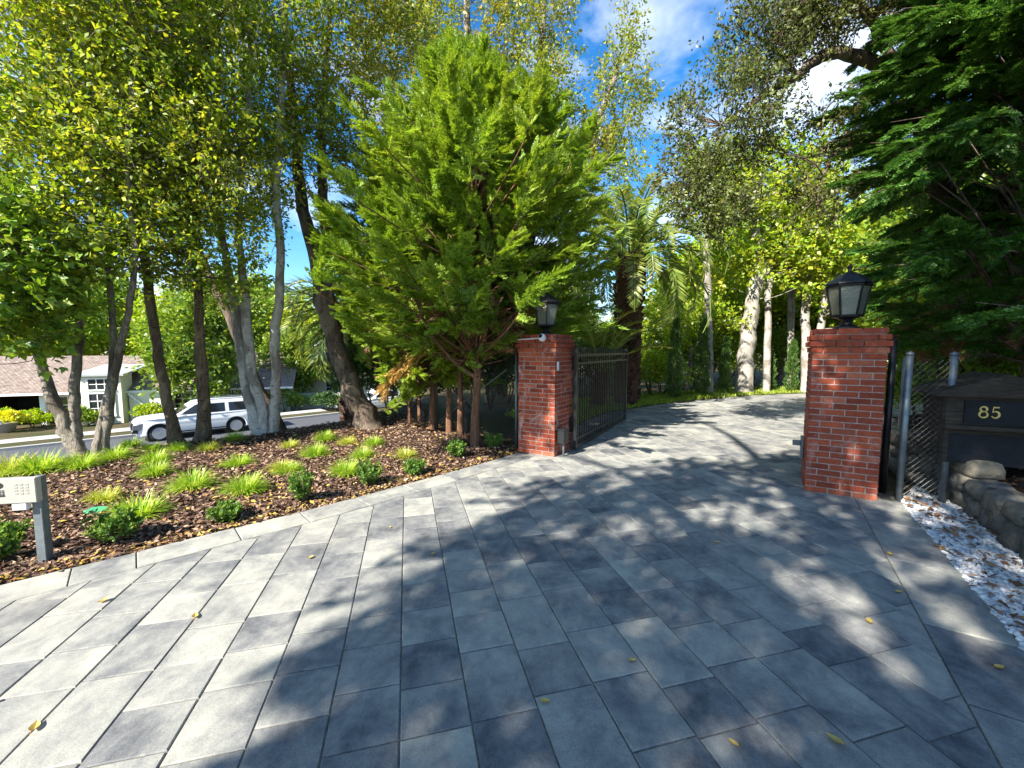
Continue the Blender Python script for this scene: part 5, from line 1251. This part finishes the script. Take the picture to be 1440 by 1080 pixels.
def palm(label, base, H, r0, r1, nf, L, seed, elev=(-50, 80), ll=.5, lean=(0, 0), mat='palm', yellow=0, cat='palm tree', sag=1.0, group=None):
    g = np.random.default_rng(seed); t = thing('palm_tree', label, cat, base, 0, group); lv = Leaves(); mb = MB(); ms = MB()
    path = []
    for k in range(22):
        u = k / 21; path.append((lean[0] * u * u, lean[1] * u * u, H * u - .1, (r0 + (r1 - r0) * u ** 2) * (1 + .05 * (k % 2))))
    bark_tube(mb, np.array(path), 16, .10, .15, g)
    # old leaf bases up the trunk
    for k in range(int(H * 60)):
        u = g.random(); a = k * 2.399; rr = (r0 + (r1 - r0) * u * u) * .96; c = Vector((lean[0] * u * u + rr * math.cos(a), lean[1] * u * u + rr * math.sin(a), H * u))
        o = Vector((math.cos(a), math.sin(a), 1.1)); mb.tube([c, c + o * .05, c + o * .105], [.055, .045, .015], 5)
    mb.build('trunk', MAT['palm_bark'], t)
    top = np.array([lean[0], lean[1], H])
    for k in range(nf):
        u = (k + .5) / nf; el = R(elev[0] + (elev[1] - elev[0]) * (1 - u) ** .9); az = k * 2.39996
        b = top + np.array([math.cos(az), math.sin(az), 0]) * r1 * .45 + np.array([0, 0, -.25 * u])
        p = frond(lv, b, az, el + g.normal() * .08, L * (.75 + .35 * g.random()), g, 66, sag * (.8 + .5 * g.random()), ll, .03, 1 if k < yellow else 0)
        ms.tube([tuple(q) for q in p[::2]], [.028 * (1 - i / 9) + .004 for i in range(len(p[::2]))], 5, 0, False)
    lv.build('crown', [MAT[mat], MAT['palm_yellow']], t); ms.build('rib', MAT['palm_yellow'] if yellow else MAT['palm'], t)
    return t
palm('tall date palm with a thick dark scaly trunk and arching fronds beyond the iron gate', (3.36, 12.0, 0), 4.35, .30, .42, 56, 3.2, 71, (-14, 80), .36, sag=1.4)
palm('young palm with one bright yellow frond, behind the iron gate left of the tall palm', (2.45, 11.6, 0), 1.2, .16, .2, 17, 1.9, 72, (25, 85), .36, yellow=2, sag=.6)
palm('low leafy palm behind the gate, close to the foot of the tall palm', (3.9, 14.7, 0), .8, .15, .2, 16, 1.35, 73, (10, 80), .36, sag=.9)
palm('palm on the slope behind the leaning trunk, fronds drooping to the left', (-4.6, 11.6, hgt(-4.6, 11.6) - .1), 2.9 - hgt(-4.6, 11.6), .2, .26, 34, 2.3, 74, (-45, 70), .42, sag=1.1)

# ------------------------------------------------------------------ hedges, columns, background woods
def bush(name, label, cat, base, blobs, mat, seed, leaf=.1, group=None, stem=True):
    g = np.random.default_rng(seed); t = thing(name, label, cat, base, 0, group); lv = Leaves()
    mb = MB()
    for (x, y, z, rx, ry, rz, n) in blobs:
        leaf_ball(lv, (x, y, z), (rx, ry, rz), n, leaf, g, .55, 0, .55)
        leaf_ball(lv, (x, y, z), (rx * .65, ry * .65, rz * .7), n // 3, leaf, g, .55, 0, .4)
        for k in range(5):
            a = g.random() * 6.28; mb.tube([(x * .6, y * .6, -.1), (x + rx * .3 * math.cos(a), y + ry * .3 * math.sin(a), z * .6), (x + rx * .75 * math.cos(a), y + ry * .75 * math.sin(a), z + rz * .5)], [.03, .02, .006], 5, 0, False)
    mb.build('stem', MAT['bark_dark'], t); lv.build('foliage', MAT[mat], t); return t
bush('hedge', 'rounded bright topped hedge beyond the end of the gate', 'hedge', (4.95, 14.3, 0), [(-.5, 0, .75, .9, .8, .75, 2600), (.5, .3, .65, .8, .8, .65, 2000), (-.2, -.1, 1.15, .7, .6, .42, 1200)], 'leaf_bright', 80, .085)
for i, (x, y, L_, hh, lb) in enumerate([(4.2, 17.5, 2.6, 1.9, 'dark hedge behind the tall palm trunk'), (8.0, 17.0, 2.2, 1.9, 'dark hedge behind the slim plane trees'), (11.8, 18.6, 2.6, 2.2, 'dark hedge at far right behind the two stemmed plane tree'), (1.6, 14.8, 1.7, 1.9, 'dark shrub mass seen through the gate bars'), (-.6, 11.2, 1.5, 1.7, 'dark shrub mass behind the wire fence and cypress trunks'), (-3.2, 10.7, 1.4, 1.7, 'dark shrub mass behind the wire fence beside the leaning trunk'), (8.3, 8.4, 1.4, 1.7, 'dark shrub behind the wire fence at right'), (8.6, 7.4, 1.5, 1.7, 'dark shrub behind the number box')]):
    bush('dark_shrub', lb, 'hedge' if hh > 1.8 else 'shrub', (x, y, 0 if x > -1 else hgt(x, y)), [(-L_ * .5, 0, hh * .5, L_ * .55, .8, hh * .55, 2600), (L_ * .5, .2, hh * .5, L_ * .55, .8, hh * .55, 2600), (0, -.1, hh * .75, L_ * .5, .7, hh * .4, 1800)], 'leaf_dark' if 2 < i < 6 else 'leaf_wood', 90 + i, .10)
def column(label, base, h, r, seed):
    g = np.random.default_rng(seed); t = thing('column_cypress', label, 'cypress', base, 0, 'young column cypresses along the far lawn'); lv = Leaves(); mb = MB(); n = 2600
    z = g.random(n) ** .9; a = g.random(n) * 6.283; q = r * np.sqrt(np.clip(1 - z, .02, 1)) * (.55 + .6 * g.random(n)) * np.minimum(1, .5 + z * 3) * (1 + .2 * np.sin(z * 19 + a * 2))
    P = np.stack([np.cos(a) * q, np.sin(a) * q, z * h * .95], 1); A = nrm(np.stack([np.cos(a) * .5, np.sin(a) * .5, np.ones(n)], 1) + g.normal(size=(n, 3)) * .25)
    lv.add(P, A, g.normal(size=(n, 3)), .12 * (.6 + .7 * g.random(n)), .3); mb.tube([(0, 0, -.1), (0, 0, h * .8)], [.03, .01], 6)
    mb.build('trunk', MAT['bark_brown'], t); lv.build('foliage', MAT['icypress'], t)
column('young column cypress drooping beside the rounded hedge', (5.3, 13.4, 0), 2.7, .22, 1)
column('dark young column cypress between hedge and slim plane tree', (6.6, 14.3, 0), 2.9, .24, 2)
column('bright young column cypress just right of the slim plane tree', (7.55, 14.6, 0), 2.1, .2, 3)
column('bright young column cypress left of the two stemmed plane tree', (10.6, 15.6, 0), 2.0, .2, 4)
column('small young column cypress right of the thick forked plane tree', (9.95, 15.9, 0), 1.5, .2, 5)

# woodland trees: three kinds, copied with their parts
def wood_proto(label, mat, seed, H=9.0, r=3.0, leaf=.3, n=150, bark='bark_dark'):
    return broad_tree('woodland_tree', label, 'tree', (0, 0, 0), [[(0, 0, 0, .25), (.1, 0, H * .3, .2), (0, .1, H * .6, .13), (0, 0, H * .92, .04)], [(.05, 0, H * .3, .13), (r * .4, .2, H * .55, .08), (r * .55, .2, H * .75, .03)], [(.05, 0, H * .35, .13), (-r * .45, -.2, H * .55, .08), (-r * .6, -.2, H * .7, .03)]],
      [(0, 0, H * .62, r, r, H * .30, n), (0, 0, H * .38, r * .8, r * .8, H * .18, n // 3), (0, 0, H * .85, r * .5, r * .5, H * .14, n // 5)], MAT[bark], MAT[mat], seed, leaf=leaf, ntwig=6, nleaf=10, twig=.9, clump_r=.7, w=.6, group='woodland trees behind the garden')
WD = wood_proto('deep green woodland tree far behind the palm, left of the sky gap', 'leaf_wood', 101)
WB = wood_proto('yellow green woodland tree far behind the forked plane tree', 'leaf_bright', 102, 8.5, 2.8, .28)
WD.location = (1.3, 22, 0); WD.scale = (.8, .8, .72); WB.location = (12.5, 22.5, 0)
for src, x, y, s, lb in [
    (WB, 1.0, 17.5, .62, 'yellow green tree showing above the gate between cypress and tall palm'), (WB, 7.6, 27, .5, 'low bright tree far back below the sky gap right of the palm'), (WB, 10.4, 24, .85, 'yellowish tree behind the slim plane trees'),
    (WD, 15.5, 24, 1.1, 'dark tree behind the two stemmed plane tree'), (WB, 15.0, 19.5, .85, 'yellow green tree behind the closer pillar and lantern'), (WD, 20, 22, 1.1, 'dark tree far right behind the big conifer'), (WB, 8.9, 19.5, .7, 'bright tree directly behind the thick forked plane tree'),
    (WD, 13.2, 11.8, .8, 'dark tree behind the stone wall and wire panel'), (WB, 10.8, 9.6, .52, 'small bright tree behind the wire panel by the number box'), (WD, 16, 9, .9, 'dark tree behind the number box at far right'),
    (WD, -2.5, 27, .95, 'deep green tree far behind the cypress screen'), (WD, 4.5, 31, .6, 'small deep green tree on the skyline behind the tall palm'),
    (WD, -30, 43, 1.35, 'deep green tree behind the roof of the pale house, far left'), (WB, -38, 46, 1.3, 'yellow green tree behind the garage of the pale house'), (WD, -22.5, 29.5, .95, 'dark dense tree standing in front of the pale house behind the SUV'), (WB, -24, 46, 1.25, 'yellow green tree behind the pale house, right of its ridge'),
    (WD, -19.5, 36.5, .75, 'dark tree between the two houses'), (WB, -46, 40, 1.5, 'yellow green tree at the far left beyond the garage'), (WD, -12.5, 44, .85, 'deep green tree beyond the white car nose'), (WD, -36, 56, 1.7, 'tall deep green tree on the skyline over the pale house'), (WB, -8.0, 38, .6, 'small yellow green tree beyond the leaning trunk'), (WD, -52, 52, 1.7, 'tall deep green tree at the far left skyline')]:
    z = hgt(x, y) if x < 0 else 0
    dup(src, (x, y, z), (x * 3.7 + y) % 6.28, s, lb)
for i, (x, y, w_, lb, mt) in enumerate([(-29.0, 27.2, 1.0, 'green shrub by the bay window of the pale house', 'leaf_wood'), (-25.4, 28.6, 1.0, 'yellow green shrub at the entry wall of the pale house', 'leaf_bright'), (-31.8, 27.0, .9, 'young yellow shrub right of the garage post', 'leaf_bright'), (-18.3, 32.8, 1.5, 'clipped green hedge far behind the white trunks', 'leaf_wood'), (-14.8, 32.6, 1.2, 'dark shrub beside the white car on the far kerb', 'leaf_dark'), (-13.4, 33.4, 1.0, 'yellow flowering shrub beyond the white car', 'leaf_bright'), (-21.2, 28.6, .8, 'low yellow green shrub behind the SUV roof', 'leaf_bright')]):
    bush('garden_shrub', lb, 'shrub', (x, y, hgt(x, y)), [(0, 0, w_ * .55, w_, w_ * .8, w_ * .6, 900), (w_ * .8, .2, w_ * .4, w_ * .7, w_ * .6, w_ * .45, 600)], mt, 130 + i, .16)

# big tree behind the photographer: its shade dapples the right half of the drive
SUN_AZ, SUN_EL = R(42.0), R(40.0)          # light travels forward-right
sx, sy = -math.sin(SUN_AZ), -math.cos(SUN_AZ)
g = np.random.default_rng(77)
SH = [(-1.25, .6), (-1.0, 1.6), (-.80, 2.5), (-.45, 3.25), (.35, 4.45), (1.5, 5.3), (2.8, 5.6), (4.2, 5.9), (5.6, 6.6), (8.2, 8.0), (12.5, 9.5), (15, 6), (10, 0), (4, -3), (0, -3)]
tops = []
while len(tops) < 670:
    x, y = -1.3 + 16.5 * g.random(), -3 + 12.6 * g.random()
    if not inside(x, y, SH): continue
    if x > 10.0 or (x > 8.5 and g.random() < .25) or (x > 1.6 and y < 4.2 and g.random() < .42): continue
    hh = 6.2 + 3.2 * g.random() + (2.5 if x > 5 else 0); d = hh / math.tan(SUN_EL); tops.append((x + sx * d, y + sy * d, hh))
for k in range(46):
    u = g.random(); x = -.7 + 3.2 * u + g.normal() * .15; y = 6.85 + 1.25 * u + g.normal() * .33; hh = 7.5 + 2.5 * g.random(); d = hh / math.tan(SUN_EL); tops.append((x + sx * d, y + sy * d, hh))
tops = np.array(tops); cx, cy = tops[:, 0].mean(), tops[:, 1].mean()
lv = Leaves(); mb = MB(); b = np.array([cx, cy, 0])
st = [np.array([(0, 0, -.2, .5), (.1, 0, 3, .4), (0, .1, 6.5, .3), (0, 0, 9, .18), (0, 0, 12, .06)])]
for k in range(7):
    a = k * .9; st.append(np.array([(0, 0, 4 + .5 * k, .2), (2 * math.cos(a), 2 * math.sin(a), 7 + .3 * k, .13), (4.2 * math.cos(a), 4.2 * math.sin(a), 9.5 + .2 * k, .06), (6 * math.cos(a), 6 * math.sin(a), 10.5, .03)]))
st = [spline(s, 3) for s in st]
for s in st: bark_tube(mb, s, 9, .07, 0, g)
cr = [(*(p - b), .05, .05, .05, 1) for p in tops]
grow_crown(st, cr, g, .15, mb, lv, ntwig=6, twig=.42, nleaf=12, clump_r=.30, w=.65, branch_r=.02)
t = thing('shade_tree', 'spreading tree behind the viewer, whose shade dapples the right half of the drive', 'tree', tuple(b)); mb.build('trunk', MAT['bark_dark'], t, True); lv.build('crown', MAT['leaf_tree'], t)

# ------------------------------------------------------------------ light, sky, camera
sun = bpy.data.lights.new('sun', 'SUN'); sun.energy = 5.0; sun.angle = R(.55); sun.color = (1, .94, .84)
so = bpy.data.objects.new('sun', sun); COL.objects.link(so)
D = Vector((math.sin(SUN_AZ) * math.cos(SUN_EL), math.cos(SUN_AZ) * math.cos(SUN_EL), -math.sin(SUN_EL)))
so.rotation_euler = D.to_track_quat('-Z', 'Y').to_euler(); so.location = (-20, -22, 30)
w = bpy.data.worlds.new('World'); SC.world = w; w.use_nodes = True; nt = w.node_tree; nt.nodes.clear()
out = nt.nodes.new('ShaderNodeOutputWorld'); bg = nt.nodes.new('ShaderNodeBackground'); bg.inputs['Strength'].default_value = .095
sky = nt.nodes.new('ShaderNodeTexSky'); sky.sky_type = 'NISHITA'; sky.sun_disc = False; sky.sun_elevation = SUN_EL
sky.sun_rotation = math.atan2(-D.x, -D.y) % (2 * math.pi); sky.air_density = 1.0; sky.dust_density = .3; sky.ozone_density = 3.0
tc = nt.nodes.new('ShaderNodeTexCoord'); mp = nt.nodes.new('ShaderNodeMapping'); mp.inputs['Scale'].default_value = (1, 1, 2.2)
nz = nt.nodes.new('ShaderNodeTexNoise'); nz.inputs['Scale'].default_value = 3.4; nz.inputs['Detail'].default_value = 7; nz.inputs['Roughness'].default_value = .55; nz.inputs['Distortion'].default_value = .35
rp = nt.nodes.new('ShaderNodeValToRGB'); rp.color_ramp.elements[0].position = .47; rp.color_ramp.elements[1].position = .76; rp.color_ramp.elements[1].color = (.75, .75, .75, 1)
mx = nt.nodes.new('ShaderNodeMix'); mx.data_type = 'RGBA'; mx.inputs[7].default_value = (6.8, 7.0, 7.3, 1)
L_ = nt.links.new
L_(tc.outputs['Generated'], mp.inputs[0]); L_(mp.outputs[0], nz.inputs[0]); L_(nz.outputs['Fac'], rp.inputs[0]); L_(rp.outputs[0], mx.inputs[0]); hs = nt.nodes.new('ShaderNodeHueSaturation'); hs.inputs['Saturation'].default_value = 1.35; L_(sky.outputs[0], hs.inputs['Color']); L_(hs.outputs[0], mx.inputs[6]); L_(mx.outputs[2], bg.inputs[0]); L_(bg.outputs[0], out.inputs[0])

cam = bpy.data.cameras.new('camera'); cam.sensor_width = 36; cam.lens = 14.5; cam.clip_start = .05; cam.clip_end = 2000
co = bpy.data.objects.new('camera', cam); COL.objects.link(co); co.location = (0, 0, 1.6); co.rotation_euler = (R(90 - 4.73), 0, 0); SC.camera = co
SC.view_settings.view_transform = 'Standard'; SC.view_settings.look = 'None'; SC.view_settings.gamma = 1; SC.view_settings.use_curve_mapping = False
SC.view_settings.exposure = 1.65
SC.cycles.max_bounces = 6; SC.cycles.transparent_max_bounces = 8; SC.cycles.transmission_bounces = 4; SC.cycles.diffuse_bounces = 4; SC.cycles.glossy_bounces = 2
try: SC.cycles.use_denoising = True
except Exception: pass
